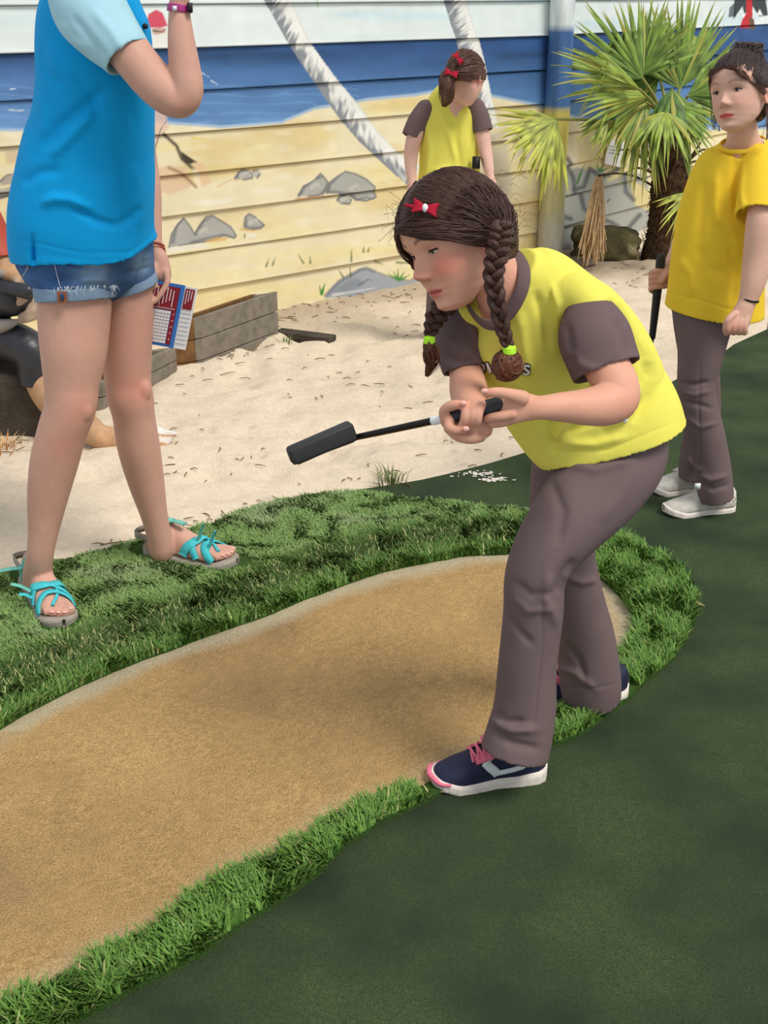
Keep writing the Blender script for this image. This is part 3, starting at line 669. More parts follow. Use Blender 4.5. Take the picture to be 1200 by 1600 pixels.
def flakes(px, py, n, sp, label):
    pr = []; g = G(px, py)
    for _ in range(n):
        c = g + np.array([random.gauss(0, sp), random.gauss(0, sp * .45), .006]); pr.append(ellipsoid(c, (random.uniform(.002, .008), random.uniform(.002, .005), .0015), nu=8, nv=5))
    tag(link('spilt_sand', mesh(*merge(pr)), M['sole']), label, 'sand', kind='stuff')
flakes(748, 743, 60, .028, 'left patch of white sand spilt on the putting green'); flakes(772, 752, 46, .018, 'right patch of white sand spilt on the putting green')
g = G(1087, 957); tag(link('dry_leaf', mesh(*ribbon([g + np.array([-.016, .006, .022]), g + np.array([0, 0, .028]), g + np.array([.018, -.006, .020])], [(0, 0, 1)] * 3, [.004, .012, .003], .001)), M['straw']), 'small pale dry leaf on the right edge of the grass collar', 'leaf')

# ================================================================ THE PALM
PY = 6.95
crown = P(1046, 236, PY)
palm = thing('fan_palm', 'fan palm with shaggy trunk and spiky green fans beside the mural fence', 'palm tree', G(1045, 396))
def palm_trunk():
    pts = [P(1042, 402, PY), P(1040, 360, PY), P(1040, 320, PY), P(1046, 285, PY), P(1046, 250, PY), crown + np.array([0, 0, .10])]
    V, Fs = wtube(pts, [.13, .085, .07, .085, .065, .03], n=30, m=6); V = np.asarray(V)
    return fuse([(V, Fs)], .012, 1)
me = palm_trunk(); co = getco(me); no = getno(me); co += no * (np.random.default_rng(3).random(len(co)) * .022)[:, None]; me.vertices.foreach_set('co', co.astype(np.float32).ravel())
link('trunk', me, M['fibre'], palm)
pr = []
for i in range(420):
    t = random.random(); an = random.uniform(0, 6.28); c = P(1042, 402, PY) * (1 - t) + crown * t; r = .12 * (1 - t) + .06 * t if t < .25 else .075
    d = np.array([math.cos(an), math.sin(an), 0]); b = c + d * r; up = random.choice([-1, 1]) * random.uniform(.02, .06)
    pr.append(wtube([b, b + d * random.uniform(.01, .035) + np.array([0, 0, up * .5]), b + d * random.uniform(.015, .055) + np.array([0, 0, up])], [.003, .002, .001], n=4, m=1))
for i in range(14):   # cut leaf stalks standing round the crown
    an = random.uniform(0, 6.28); d = np.array([math.cos(an), math.sin(an), 0]); b = crown + np.array([0, 0, random.uniform(-.22, -.02)])
    pr.append(wtube([b, b + d * .09 + np.array([0, 0, .08]), b + d * .16 + np.array([0, 0, .2])], [.012, .010, .006], n=6, m=2))
link('trunk_fibre', mesh(*merge(pr)), M['fibre'], palm)['kind'] = 'stuff'
def fan(hub, a0, a1, lens, n, cA, cB, toward=0.25, droop=.12, w=.018, stalk=True, bend=None, seed=0, start=None):
    n = int(n * 1.35); w = w * .70
    rr = random.Random(seed); h = P(*hub); mp = mpp(h); V = []; Fs = []; cl = []
    for i in range(n):
        t = i / (n - 1); an = math.radians(a0 + (a1 - a0) * t + rr.uniform(-3, 3))
        L = np.interp(t, np.linspace(0, 1, len(lens)), lens) * mp * rr.uniform(.80, 1.05)
        d = unit(CR * math.cos(an) + CU * math.sin(an) - CF * (toward * math.sin(t * math.pi) + rr.uniform(-.05, .05)))
        s = unit(np.cross(d, CF)); nn = np.cross(s, d); dr = droop * rr.uniform(.6, 1.5); k = len(V); m = 9
        crack = rr.random() < .24; yl = rr.random() < .16
        for j in range(m + 1):
            u = j / m; ww = w * (.22 + .9 * math.sin(min(u * 1.5, 1) * math.pi / 2)) * (1 - max(0, (u - .45) / .55) ** 1.3 * .97)
            c = h + d * L * u + np.array([0, 0, -1]) * L * dr * u ** 2.2
            if crack and u > .55: c = c + np.array([0, 0, -1]) * L * (u - .55) * .9 - d * L * (u - .55) * .5
            V += [c - s * ww + nn * ww * .45, c, c + s * ww + nn * ww * .45]
            tipc = max(0, (u - .82) / .18); cc = np.array(cA) * (1 - t2(rr.random() * .5 + .5 * u)) + np.array(cB) * t2(rr.random() * .5 + .5 * u)
            cc = cc * (1 - tipc * .6) + CA(190, 165, 80) * tipc * .6; cc = cc * .45 + CA(190, 178, 78) * .55 if yl else cc; cl += [cc * 1.0, cc * 1.1, cc * .9]
            if j < m: Fs += [(k + j * 3, k + j * 3 + 1, k + j * 3 + 4, k + j * 3 + 3), (k + j * 3 + 1, k + j * 3 + 2, k + j * 3 + 5, k + j * 3 + 4)]
    o = link('frond', mesh(np.array(V), Fs, True, np.array(cl)), M['palm'], palm)
    if stalk:
        st = crown if start is None else start; mid = (st + h) / 2 + np.array([0, 0, .06]); v, f = wtube([st, mid, h], [.014, .009, .007], n=8, m=5)
        link('leaf_stalk', mesh(v, f, True, np.tile(CA(134, 136, 62), (len(v), 1))), M['palm'], o)
def t2(x): return x * x * (3 - 2 * x)
gD, gL, gY, gYY = C(74, 108, 34), C(134, 158, 66), C(128, 142, 44), C(176, 178, 66)
fan((1062, 138, 7.15), 40, 150, [120, 140, 150, 150, 130, 110], 34, gD, gL, .1, .02, .019, seed=1)
fan((1004, 122, 6.95), 86, 186, [120, 130, 150, 150, 140, 125], 30, gD, gL, .3, .03, .018, seed=2)
fan((1000, 118, 7.05), 20, 100, [110, 120, 125, 120], 22, gD, gL, .2, .02, .018, seed=8)
fan((1075, 150, 6.85), -30, 60, [100, 110, 120, 115], 22, gD, gL, .3, .12, .018, seed=3)
fan((870, 186, 6.6), 164, 278, [100, 108, 104, 108, 118, 122, 118], 30, gY, gYY, .35, .06, .016, seed=4, start=crown)
fan((1040, 175, 6.6), 195, 335, [70, 80, 85, 80, 80], 12, gY, gL, .7, .35, .014, seed=31)
fan((1000, 140, 6.6), 135, 175, [150, 170, 150], 9, gY, gL, .6, .22, .016, seed=32)
fan((950, 190, 6.65), 175, 262, [50, 60, 50, 40], 12, gD, gY, .4, .25, .012, seed=33)
fan((1012, 152, 6.7), 148, 215, [180, 150, 140, 120], 14, gY, gL, .5, .16, .016, seed=5)
fan((1010, 160, 6.75), 205, 290, [110, 100, 110, 130, 130], 22, gD, gY, .3, .22, .015, seed=6)
fan((1045, 165, 6.7), -70, 10, [120, 100, 80, 90], 18, gD, gL, .5, .25, .016, seed=7)
fan((1050, 140, 6.75), 225, 320, [60, 80, 90, 80], 22, gD, gD, .7, .35, .018, seed=11)
fan((1030, 120, 7.2), 170, 250, [100, 110, 90], 20, gD, gD, -.2, .25, .018, seed=12)
fan((1085, 300, 6.6), 185, 245, [72, 76, 88, 90], 11, gY, gYY, .4, .12, .010, seed=9, start=P(1060, 330, PY))
for k_, (x_, y_) in enumerate([(995, 262), (1010, 240), (1085, 252), (1095, 235), (985, 235)]):
    c_ = P(x_, y_, 6.9); v, f = wtube([P(1045, 285, PY), (P(1045, 285, PY) + c_) / 2 + np.array([0, 0, .01]), c_, c_ + (c_ - P(1045, 285, PY)) * .3 - np.array([0, 0, .05])], [.012, .008, .006, .003], n=6, m=3)
    link('leaf_stalk', mesh(v, f, True, np.tile(CA(88, 84, 48), (len(v), 1))), M['palm'], palm)
pr = []
for i in range(46):
    t = i / 45; x1 = 905 + 42 * t + random.gauss(0, 3); y1 = 412 + random.uniform(-26, 12) - 14 * t; Yv = 6.66 + random.uniform(-.05, .05)
    a_ = P(936 + random.uniform(-5, 5), 274 + random.uniform(0, 8), 6.78); b_ = P(x1, y1, Yv); m_ = (a_ + b_) / 2 + np.array([random.gauss(0, .012), random.gauss(0, .012), 0])
    pr.append(wtube([a_, m_, b_], [.0045, .006, .0025], n=5, m=3))
df = link('dry_frond', mesh(*merge(pr)), M['straw'], palm); df['label'] = 'dead straw-coloured frond hanging down'
v, f = wtube([P(1020, 290, PY), P(990, 275, 6.85), P(960, 271, 6.8), P(936, 275, 6.78)], [.007, .006, .005, .008], n=8, m=4); link('leaf_stalk', mesh(v, f), M['wood_dk'], df)

# ================================================================ PEOPLE: shared builders
def cam_dir(r, u, b): return CR * r + CU * u - CF * b            # right, up, towards the viewer
class Head:
    """head frame: x = person's right, y = face forward, z = up; unit = head height"""
    def __init__(s, O, fwd, up, S):
        s.O = np.array(O); s.S = S; s.y = unit(fwd); s.z = unit(np.array(up) - s.y * np.dot(up, s.y)); s.x = np.cross(s.y, s.z); s.R = np.array([s.x, s.y, s.z])
    def W(s, p): return np.asarray(p, float) @ s.R * s.S + s.O
    def L(s, w): return (np.asarray(w) - s.O) @ s.R.T / s.S
HZ = [-.5, -.485, -.45, -.38, -.3, -.2, -.1, 0, .1, .2, .3, .4, .47, .5]
HW = [.02, .09, .155, .228, .280, .310, .325, .345, .36, .36, .325, .245, .13, .01]
HF = [.20, .275, .312, .318, .338, .352, .365, .368, .40, .405, .365, .27, .13, .01]
HB = [.10, .05, .02, -.06, -.17, -.30, -.39, -.44, -.47, -.46, -.41, -.30, -.15, -.01]
def gz(x, s): return np.exp(-(x / s) ** 2)
def head_surface(hd, nose=1.0, fat=1.0):
    nt, nz = 120, 110; zz = -.5 * np.cos(np.linspace(0.06, math.pi - .03, nz)); th = np.linspace(0, 2 * math.pi, nt, endpoint=False)
    z, t = np.meshgrid(zz, th, indexing='ij'); z = z.ravel(); t = t.ravel()
    w = np.interp(z, HZ, HW) * fat; f = np.interp(z, HZ, HF); b = np.interp(z, HZ, HB); mid = (f + b) / 2 * 0 + np.where(z < -.3, (f + b) / 2, 0) * np.clip((-.3 - z) / .2, 0, 1)
    st, ct = np.sin(t), np.cos(t); e = 2.25
    x = w * np.sign(st) * np.abs(st) ** (2 / e); y = np.where(ct > 0, mid + (f - mid) * np.abs(ct) ** (2 / e), mid - (mid - b) * np.abs(ct) ** (2 / 2.1))
    fr = np.clip(ct * 3, 0, 1); ax = np.abs(x)
    amp = np.interp(z, [-.225, -.205, -.185, -.155, -.12, -.06, 0, .06], [0, .025, .085, .122, .098, .045, .008, 0]) * nose
    sx = np.interp(z, [-.2, -.16, -.1, 0], [.062, .058, .042, .034])
    d = amp * gz(x, sx) + .034 * nose * gz(ax - .062, .026) * gz(z + .178, .022)
    d += -.045 * gz(ax - .145, .07) * gz(z - .0, .04) + .008 * gz(ax - .14, .1) * gz(z - .085, .03) + .022 * gz(ax - .19, .10) * gz(z + .17, .09)
    d += .030 * gz(x, .085) * gz(z + .292, .018) + .034 * gz(x, .072) * gz(z + .337, .019) - .030 * gz(x, .10) * gz(z + .314, .0075) - .012 * gz(x, .06) * gz(z + .372, .018) - .006 * gz(x, .012) * gz(z + .25, .03)
    d += .018 * gz(x, .09) * gz(z + .44, .035)
    y = y + d * fr
    V = np.stack([x, y, z], 1); Fs = [(i * nt + j, i * nt + (j + 1) % nt, (i + 1) * nt + (j + 1) % nt, (i + 1) * nt + j) for i in range(nz - 1) for j in range(nt)]
    Fs += [tuple(range(nt))[::-1], tuple(range((nz - 1) * nt, nz * nt))]
    return hd.W(V), Fs
def ears(hd, sides=(-1, 1)):
    out = []
    for s in sides:
        nu = 40; V, Fs = ellipsoid((0, 0, 0), (1, 1, 1), nu=nu, nv=28)
        ed = np.hypot(V[:, 1], V[:, 2]); rim = gz(ed - .82, .22); thick = .018 + .022 * rim
        x = V[:, 0] * thick + s * (-.02 * gz(ed, .5)) * (V[:, 0] * s > 0) + .02 * s * ed ** 2
        y = V[:, 1] * (.062 + .012 * V[:, 2]); z = V[:, 2] * .105
        out.append((hd.W(np.stack([x + s * (.352 + .018 * (-V[:, 1] > 0) * np.abs(V[:, 1])), y - .05 - .12 * (z + .06) * 0, z - .075], 1)), Fs))
    return out
def face_paint(hd, co, base, lips, blush, brow, browd=1.0, blush_amt=.45):
    p = hd.L(co); x, y, z = p.T; ax = np.abs(x); col = np.tile(base, (len(co), 1)); on = (y > .12) & (z > -.52) & (z < .6)
    def mx(c, w): nonlocal col; w = (np.clip(w, 0, 1) * on)[:, None]; col = col * (1 - w) + c * w
    mx(blush, blush_amt * gz(ax - .20, .10) * gz(z + .14, .10)); mx(blush, .35 * gz(x, .05) * gz(z + .16, .04))
    lipm = np.clip(1.6 - np.abs(z + .314) / (.030 * np.clip(1 - (ax / .105) ** 2, .02, 1) ** .6) , 0, 1) * (ax < .105); mx(lips, lipm * .9)
    mx(lips * .35, gz(z + .314, .006) * (ax < .095) * .8)
    bz = .082 + .028 * np.clip(1 - ((ax - .15) / .09) ** 2, -1, 1); mx(brow, np.clip(1.5 - np.abs(z - bz) / .014, 0, 1) * (ax > .065) * (ax < .235) * .75 * browd)
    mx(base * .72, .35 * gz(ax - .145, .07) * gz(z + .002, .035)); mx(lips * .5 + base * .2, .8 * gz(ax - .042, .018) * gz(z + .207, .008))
    ex = (ax > .33) & (np.abs(z + .07) < .13); col[ex] = col[ex] * .6 + blush * .4
    return col
def eyes(hd, person, look=0.0, closed=.35, sides=(-1, 1)):
    """eye parts; returns the eyelid skins to be joined to the body"""
    lids = []
    for s in sides:
        c = np.array([s * .145, .262, -.004]); r = .058
        V, Fs = ellipsoid((0, 0, 0), (r, r, r), nu=28, nv=20); e = link('eye', mesh(hd.W(V + c), Fs), M['eye'], person)
        g = unit(np.array([-.1 * s * 0 + .0, 1, look])); u = unit(np.cross(g, [0, 0, 1])); v = np.cross(u, g); V2 = []; n = 24
        for rr, oo in ((.0, .0015), (.010, .0015), (.022, .0008)):
            for j in range(n):
                q = g * math.sqrt(r * r - rr * rr) + (u * math.cos(j * 2 * math.pi / n) + v * math.sin(j * 2 * math.pi / n)) * rr; V2.append(c + q * (1 + oo / r))
        link('iris', mesh(hd.W(np.array(V2)), [(i * n + j, i * n + (j + 1) % n, (i + 1) * n + (j + 1) % n, (i + 1) * n + j) for i in range(2) for j in range(n)]), M['iris'], e)
        # lids: spherical strips just outside the eyeball
        for up_, a_in, a_out in ((1, .62 - closed * 1.0, 1.35), (-1, .34, 1.3)):
            V3 = []; n = 22; m = 8; R2 = r * 1.11
            for i in range(m + 1):
                for j in range(n + 1):
                    az = -1.15 + 2.3 * j / n; edge = a_in * math.sqrt(max(0, 1 - (az / 1.16) ** 2)) * 1.0 - .06 * (1 - 0) * 0
                    lat = edge + (a_out - edge) * i / m; lat *= up_
                    V3.append(c + R2 * (1 - .02 * (i == 0)) * np.array([math.sin(az) * math.cos(lat), math.cos(az) * math.cos(lat), math.sin(lat)]))
            Fs3 = [(i * (n + 1) + j, i * (n + 1) + j + 1, (i + 1) * (n + 1) + j + 1, (i + 1) * (n + 1) + j) for i in range(m) for j in range(n)]
            lids.append((hd.W(np.array(V3)), Fs3))
            if up_ == 1:
                pts = hd.W(np.array(V3[:n + 1])); v_, f_ = wtube(pts, [.0008] + [.0016] * (len(pts) - 2) + [.0008], n=6, m=1); fr = []
                for j in range(2, n, 2):
                    a = pts[j]; d = hd.R.T @ np.array([0, 0, 0]) if False else (hd.y * .8 - hd.z * .35 + hd.x * s * (j / n - .5) * .8); fr.append(wtube([a, a + d * .006], [.0006, .0003], n=4, m=1))
                link('eyelash', mesh(*merge([(v_, f_)] + fr)), M['lash'], e)
    return lids
def join_skin(me, extra, colfn):
    """append unfused skins (eyelids) to a fused body mesh and paint it"""
    if extra:
        bm = bmesh.new(); bm.from_mesh(me)
        for V, Fs in extra:
            vs = [bm.verts.new(v) for v in V]
            for f in Fs:
                try: bm.faces.new([vs[i] for i in f]).smooth = True
                except ValueError: pass
        bm.to_mesh(me); bm.free()
    setcol(me, colfn(getco(me))); return me
HAX = np.array([.385, .485, .53]); HCN = np.array([0, -.035, .02])
def hair_cap(hd, line, thick=1.0, lump=.02, seed=3):
    """close-fitting hair shell; line(y) = lowest z that hair reaches at that depth"""
    V, Fs = ellipsoid((0, 0, 0), (1, 1, 1), nu=120, nv=80); p = V * HAX * thick + HCN
    zl = line(p[:, 1]); m = np.clip((p[:, 2] - zl) / .05 + .5, 0, 1); m = m * m * (3 - 2 * m)
    wave = 1 + lump * fbm(V[:, 0] * 4 + 9, V[:, 2] * 3 + V[:, 1] * 3 + 9, seed)
    q = (p - HCN) * (.62 + .38 * m * wave)[:, None] + HCN
    return hd.W(q), Fs
def strands(hd, starts, target, n, r=.0011, spread=.03, bulge=.04, seed=1, lift=1.03, segs=12, wav=0.004):
    """locks combed over the skull from start points to a gathered point"""
    rr = np.random.default_rng(seed); out = []; tg = np.array(target); starts = np.array(starts)
    for i in range(n):
        k = rr.random() * (len(starts) - 1); a = starts[int(k)] * (1 - k % 1) + starts[min(int(k) + 1, len(starts) - 1)] * (k % 1) + rr.normal(0, .012, 3)
        b = tg + rr.normal(0, spread, 3) * np.array([.6, 1, 1]); da = (a - HCN) / HAX; db = (b - HCN) / HAX; la, lb = np.linalg.norm(da), np.linalg.norm(db); da, db = da / la, db / lb
        om = math.acos(np.clip(np.dot(da, db), -1, 1)); pts = []; lf = lift + rr.random() * bulge; ph = rr.random() * 6
        for t in np.linspace(0, 1, segs):
            d = (math.sin((1 - t) * om) * da + math.sin(t * om) * db) / math.sin(om) if om > .02 else da
            L_ = (lf if la < 1.06 else la) * (1 - t) ** 1 + max(lb, lf * .97) * t if t > .6 else lf
            L_ = L_ * (1 - .09 * math.exp(-t / .07)); q = d * HAX * L_ + HCN; q = q + np.array([0, 1, 1]) * wav * math.sin(t * 9 + ph); pts.append(q)
        rad = np.array([.5] + [1] * (segs - 2) + [.6]) * r * rr.uniform(.7, 1.5)
        out.append(wtube(hd.W(np.array(pts)), rad, n=5, m=1))
    return out
def braid(path, r, turns, sr=.62, n=9, per=9):
    """three-strand plait along world path; r = half width at each path point"""
    c = catmull(np.hstack([np.array(path), np.array(r)[:, None]]), 10); cen, rad = c[:, :3], c[:, 3]; T = np.gradient(cen, axis=0); N = int(turns * per * 2)
    tt = np.linspace(0, 1, N) * (len(cen) - 1); out = []
    ce = np.stack([np.interp(tt, np.arange(len(cen)), cen[:, k]) for k in range(3)], 1); ra = np.interp(tt, np.arange(len(cen)), rad); te = np.gradient(ce, axis=0)
    for s in range(3):
        V = []
        for i in range(N):
            t = unit(te[i]); vw = unit(ce[i] - CC); a = unit(np.cross(t, vw)); b = np.cross(a, t); ph = i / (N - 1) * turns * 2 * math.pi + s * 2 * math.pi / 3
            V.append(ce[i] + a * ra[i] * .62 * math.sin(ph) + b * ra[i] * .42 * math.sin(2 * ph))
        V = np.array(V)
        for j in range(9):   # each strand is a bundle of finer locks
            an = j * 2 * math.pi / 9; off = []
            for i in range(N):
                t = unit(te[i]); vw = unit(ce[i] - CC); a = unit(np.cross(t, vw)); b = np.cross(a, t); off.append((a * math.cos(an + i * .12) + b * math.sin(an + i * .12)) * ra[i] * .36)
            out.append(wtube(V + np.array(off), ra * .15, n=6, m=1))
        out.append(wtube(V, ra * .40, n=8, m=1))
    return out
def lock(path, r, n, seed, spread, mat_r=.0012):
    """loose tuft of hair: many fine strands along a path whose half width is r"""
    rr = np.random.default_rng(seed); c = catmull(np.hstack([np.array(path), np.array(r)[:, None]]), 6); cen, rad = c[:, :3], c[:, 3]; out = []
    for i in range(n):
        a = np.clip(rr.normal(0, .5, 3), -.9, .9); b = np.clip(a + rr.normal(0, spread, 3), -1, 1); V = [cen[k] + (a * (1 - k / len(cen)) + b * k / len(cen)) * rad[k] for k in range(len(cen))]
        q = np.linspace(1, .5, len(cen)); out.append(wtube(np.array(V), mat_r * q, n=5, m=1))
    return out
class Foot:
    """section profile of a shoe or foot standing on the ground; l = 0 heel .. 1 toe; ang 0..180 over the top"""
    def __init__(s, heel, toe, W, hs, ws=None, z0=.0, z0s=None):
        s.h, s.t = np.array(heel, float), np.array(toe, float); s.L = np.linalg.norm(s.t - s.h); s.d = unit(s.t - s.h); s.s = unit(np.cross(s.d, [0, 0, 1])); s.W = W
        s.hs = hs; s.ws = ws or ([0, .03, .10, .25, .45, .65, .80, .92, .98, 1], [.20, .55, .74, .78, .74, .92, .98, .78, .45, .12]); s.z0 = z0; s.z0s = z0s or ([0, 1], [0, 0])
    def w(s, l): return np.interp(l, *s.ws) * s.W / 2
    def top(s, l): return np.interp(l, *s.hs)
    def bot(s, l): return s.z0 + np.interp(l, *s.z0s)
    def c(s, l): return s.h + s.d * s.L * l
    def S(s, l, ang, off=0.0, ex=2.5):
        a = math.radians(ang); ca, sa = math.cos(a), math.sin(a); b = s.bot(l); t = max(s.top(l), b + .004); hh = (t - b)
        x = (s.w(l) + off) * np.sign(ca) * abs(ca) ** (2 / ex); z = b + (hh + off) * max(sa, 0) ** (2 / ex) if sa > 0 else b
        return s.c(l) + s.s * x + np.array([0, 0, z])
    def N(s, l, ang): return unit(s.S(l, ang, .01) - s.S(l, ang, 0) + 1e-9)
    def shell(s, ls, n=26, off=0):
        rings = [[s.S(l, a, off) for a in np.linspace(0, 180, n)] for l in ls]; V = np.array(rings).reshape(-1, 3); Fs = []
        for i in range(len(ls) - 1):
            for j in range(n - 1): Fs.append((i * n + j, i * n + j + 1, (i + 1) * n + j + 1, (i + 1) * n + j))
            Fs.append((i * n + n - 1, i * n, (i + 1) * n, (i + 1) * n + n - 1))
        Fs += [tuple(range(n)), tuple(range((len(ls) - 1) * n, len(ls) * n))[::-1]]
        return V, Fs
    def strap(s, path, w, off=.002, th=.0025):
        path = catmull(path, 8); pts = [s.S(l, a, off) for l, a in path]; nr = [s.N(l, a) for l, a in path]; return ribbon(pts, nr, w, th)
def sole_mesh(ft, th, flare=.004, lsn=60, groove=0, lift=.0):
    """outsole plate under a Foot; th(l) thickness; rounded edge"""
    n = 20; V = []; ls = 0.5 - .5 * np.cos(np.linspace(0, math.pi, lsn)); prof = [(-1, 0), (-.98, .2), (-1.0, .55), (-.96, .95), (-.5, 1), (.5, 1), (.96, .95), (1.0, .55), (.98, .2), (1, 0), (.5, -.02), (-.5, -.02)]
    for l in ls:
        w = ft.w(l) + flare; z0 = np.interp(l, [0, .06, .75, 1], [.006, 0, 0, .014]); t = th(l); g = 1
        for k, (x, z) in enumerate(prof):
            sc = 1 - groove * (abs((l * 7.3) % 1 - .5) < .05) * (abs(x) > .9) * (z < .7)
            V.append(ft.c(l - (.015 if l > .5 else -.0) * 0) + ft.s * x * w * sc + np.array([0, 0, z0 + z * t]))
    k = len(prof); Fs = [(i * k + j, i * k + (j + 1) % k, (i + 1) * k + (j + 1) % k, (i + 1) * k + j) for i in range(lsn - 1) for j in range(k)] + [tuple(range(k)), tuple(range((lsn - 1) * k, lsn * k))[::-1]]
    return np.array(V), Fs
def sneaker(person, heel, toe, label, canvas=False, W=.086, full=True):
    H = ([0, .04, .12, .25, .38, .50, .62, .80, .92, .985, 1], [.062, .078, .080, .074, .088, .082, .070, .052, .042, .031, .022]) if not canvas else ([0, .04, .12, .25, .34, .45, .60, .78, .92, .985, 1], [.058, .072, .076, .070, .078, .072, .058, .046, .038, .029, .020])
    f = Foot(heel, toe, W, H, z0=.018); ls = 0.5 - .5 * np.cos(np.linspace(0, math.pi, 54))
    up = link('shoe', mesh(*f.shell(ls)), M['canvas'] if canvas else M['navy'], person); up['label'] = label
    th = (lambda l: .020) if canvas else (lambda l: np.interp(l, [0, .3, .6, 1], [.034, .026, .024, .020]))
    link('sole', mesh(*sole_mesh(f, th, .002 if canvas else .005, 110, 0 if canvas else .02)), M['sole'], up)
    if not full: return up
    l_ = 0 if canvas else .13; pr = [f.strap([(.26 + l_, 60), (.38 + l_, 56), (.52 + l_, 62)], .020, .001), f.strap([(.26 + l_, 120), (.38 + l_, 124), (.52 + l_, 118)], .020, .001)]
    c = f.S(.34 + l_, 90, -.006); pr.append(ellipsoid(c, (.030, .030, .012), np.array([f.d * .8 + np.array([0, 0, .5]), f.s, np.cross(f.d, f.s)])))
    link('tongue', mesh(*merge(pr)), M['canvas'] if canvas else M['pink'], up)
    pr = []
    for i in range(4):
        l0 = .33 + l_ + i * .052; a = [f.S(l0, 60, .004), f.S(l0 + .03, 75, .006), f.S(l0 + .045, 90, .007), f.S(l0 + .05, 120, .004)]; b = [f.S(l0, 120, .004), f.S(l0 + .03, 105, .007), f.S(l0 + .045, 90, .009), f.S(l0 + .05, 60, .004)]
        pr += [wtube(a, .0026, n=6, m=4), wtube(b, .0026, n=6, m=4)]
    link('laces', mesh(*merge(pr)), M['white'] if canvas else M['pink'], up)
    if not canvas:
        for s_, rev in ((0, 1),):
            A = lambda a: a if s_ == 0 else 180 - a
        for side in (0, 1):
            A = (lambda a: a) if side else (lambda a: 180 - a)
            link('side_emblem', mesh(*merge([f.strap([(.14, A(36)), (.26, A(46)), (.40, A(50)), (.52, A(46)), (.57, A(40))], [.008] * 32 + [.010], .0014, .0015),
                                             f.strap([(.575, A(46)), (.53, A(28)), (.46, A(10))], .018, .0016, .0015), f.strap([(.49, A(12)), (.36, A(14)), (.22, A(26))], [.010] * 16 + [.004], .0014, .0015)])), M['silver'], up)
            link('collar_trim', mesh(*f.strap([(.50, A(62)), (.38, A(60)), (.26, A(54)), (.12, A(50))], .016, .0010, .002)), M['pink'], up)
        link('toe_bumper', mesh(*wtube([f.c(l) + f.s * x * (f.w(l) + .003) + np.array([0, 0, .026 + .004 * (l > .97)]) + f.d * .003 for l, x in ((.86, 1), (.93, 1), (.975, .95), (.995, .5), (1.0, 0), (.995, -.5), (.975, -.95), (.93, -1), (.86, -1))], [.003, .004, .005, .0055, .0055, .0055, .005, .004, .003], n=10, m=3)), M['pink'], up)
    else:
        pr = []
        for side in (0, 1):
            A = (lambda a: a) if side else (lambda a: 180 - a)
            for i in range(6):
                l0 = .02 + i * .05
                pr += [f.strap([(l0, A(12)), (l0 + .12, A(60))], .0022, .0006, .0012), f.strap([(l0 + .12, A(12)), (l0, A(60))], .0022, .0006, .0012)]
            pr.append(f.strap([(.40, A(8)), (.46, A(40)), (.40, A(62))], .003, .0006, .0012))
        link('quilting', mesh(*merge(pr)), M['sole'], up)
    return up
def on_mesh(me):
    co = getco(me); me.calc_loop_triangles(); return BVHTree.FromPolygons([Vector(c) for c in co], [tuple(t.vertices) for t in me.loop_triangles])
def project_pts(bvh, pxs, off=.0015):
    out = []
    for x, y in pxs:
        r = unit(ray(x, y)); h = bvh.ray_cast(Vector(CC), Vector(r)); 
        if h[0] is None: return None
        out.append(np.array(h[0]) + np.array(h[1]) * off * (1 if np.dot(h[1], r) < 0 else -1))
    return np.array(out)
def surf_ribbon(bvh, pxs, wpx, off=.001, th=.001, m=6):
    """a seam, hem line or strap lying on a garment along a measured path"""
    p = catmull(np.array(pxs, float), m); pts = project_pts(bvh, p, off)
    if pts is None: return None
    nr = [unit(CC - q) for q in pts]; return ribbon(pts, nr, wpx * mpp(pts[0]), th)
SK1, SK2, SK3 = CA(218, 162, 138), CA(218, 174, 154), CA(204, 158, 140)
def skin_cols(base, warm=None):
    def f(co):
        n = fbm(co[:, 0] * 14 + 5, co[:, 2] * 14 + co[:, 1] * 9 + 5, 5)[:, None]; c = np.tile(base, (len(co), 1)) * (1 + n * .10)
        if warm is not None:
            px, py = proj(co)
            for x, y, r, a in warm:
                w = (a * np.exp(-((px - x) ** 2 + (py - y) ** 2) / r ** 2))[:, None]; c = c * (1 - w) + CA(205, 120, 104) * w
        return c
    return f

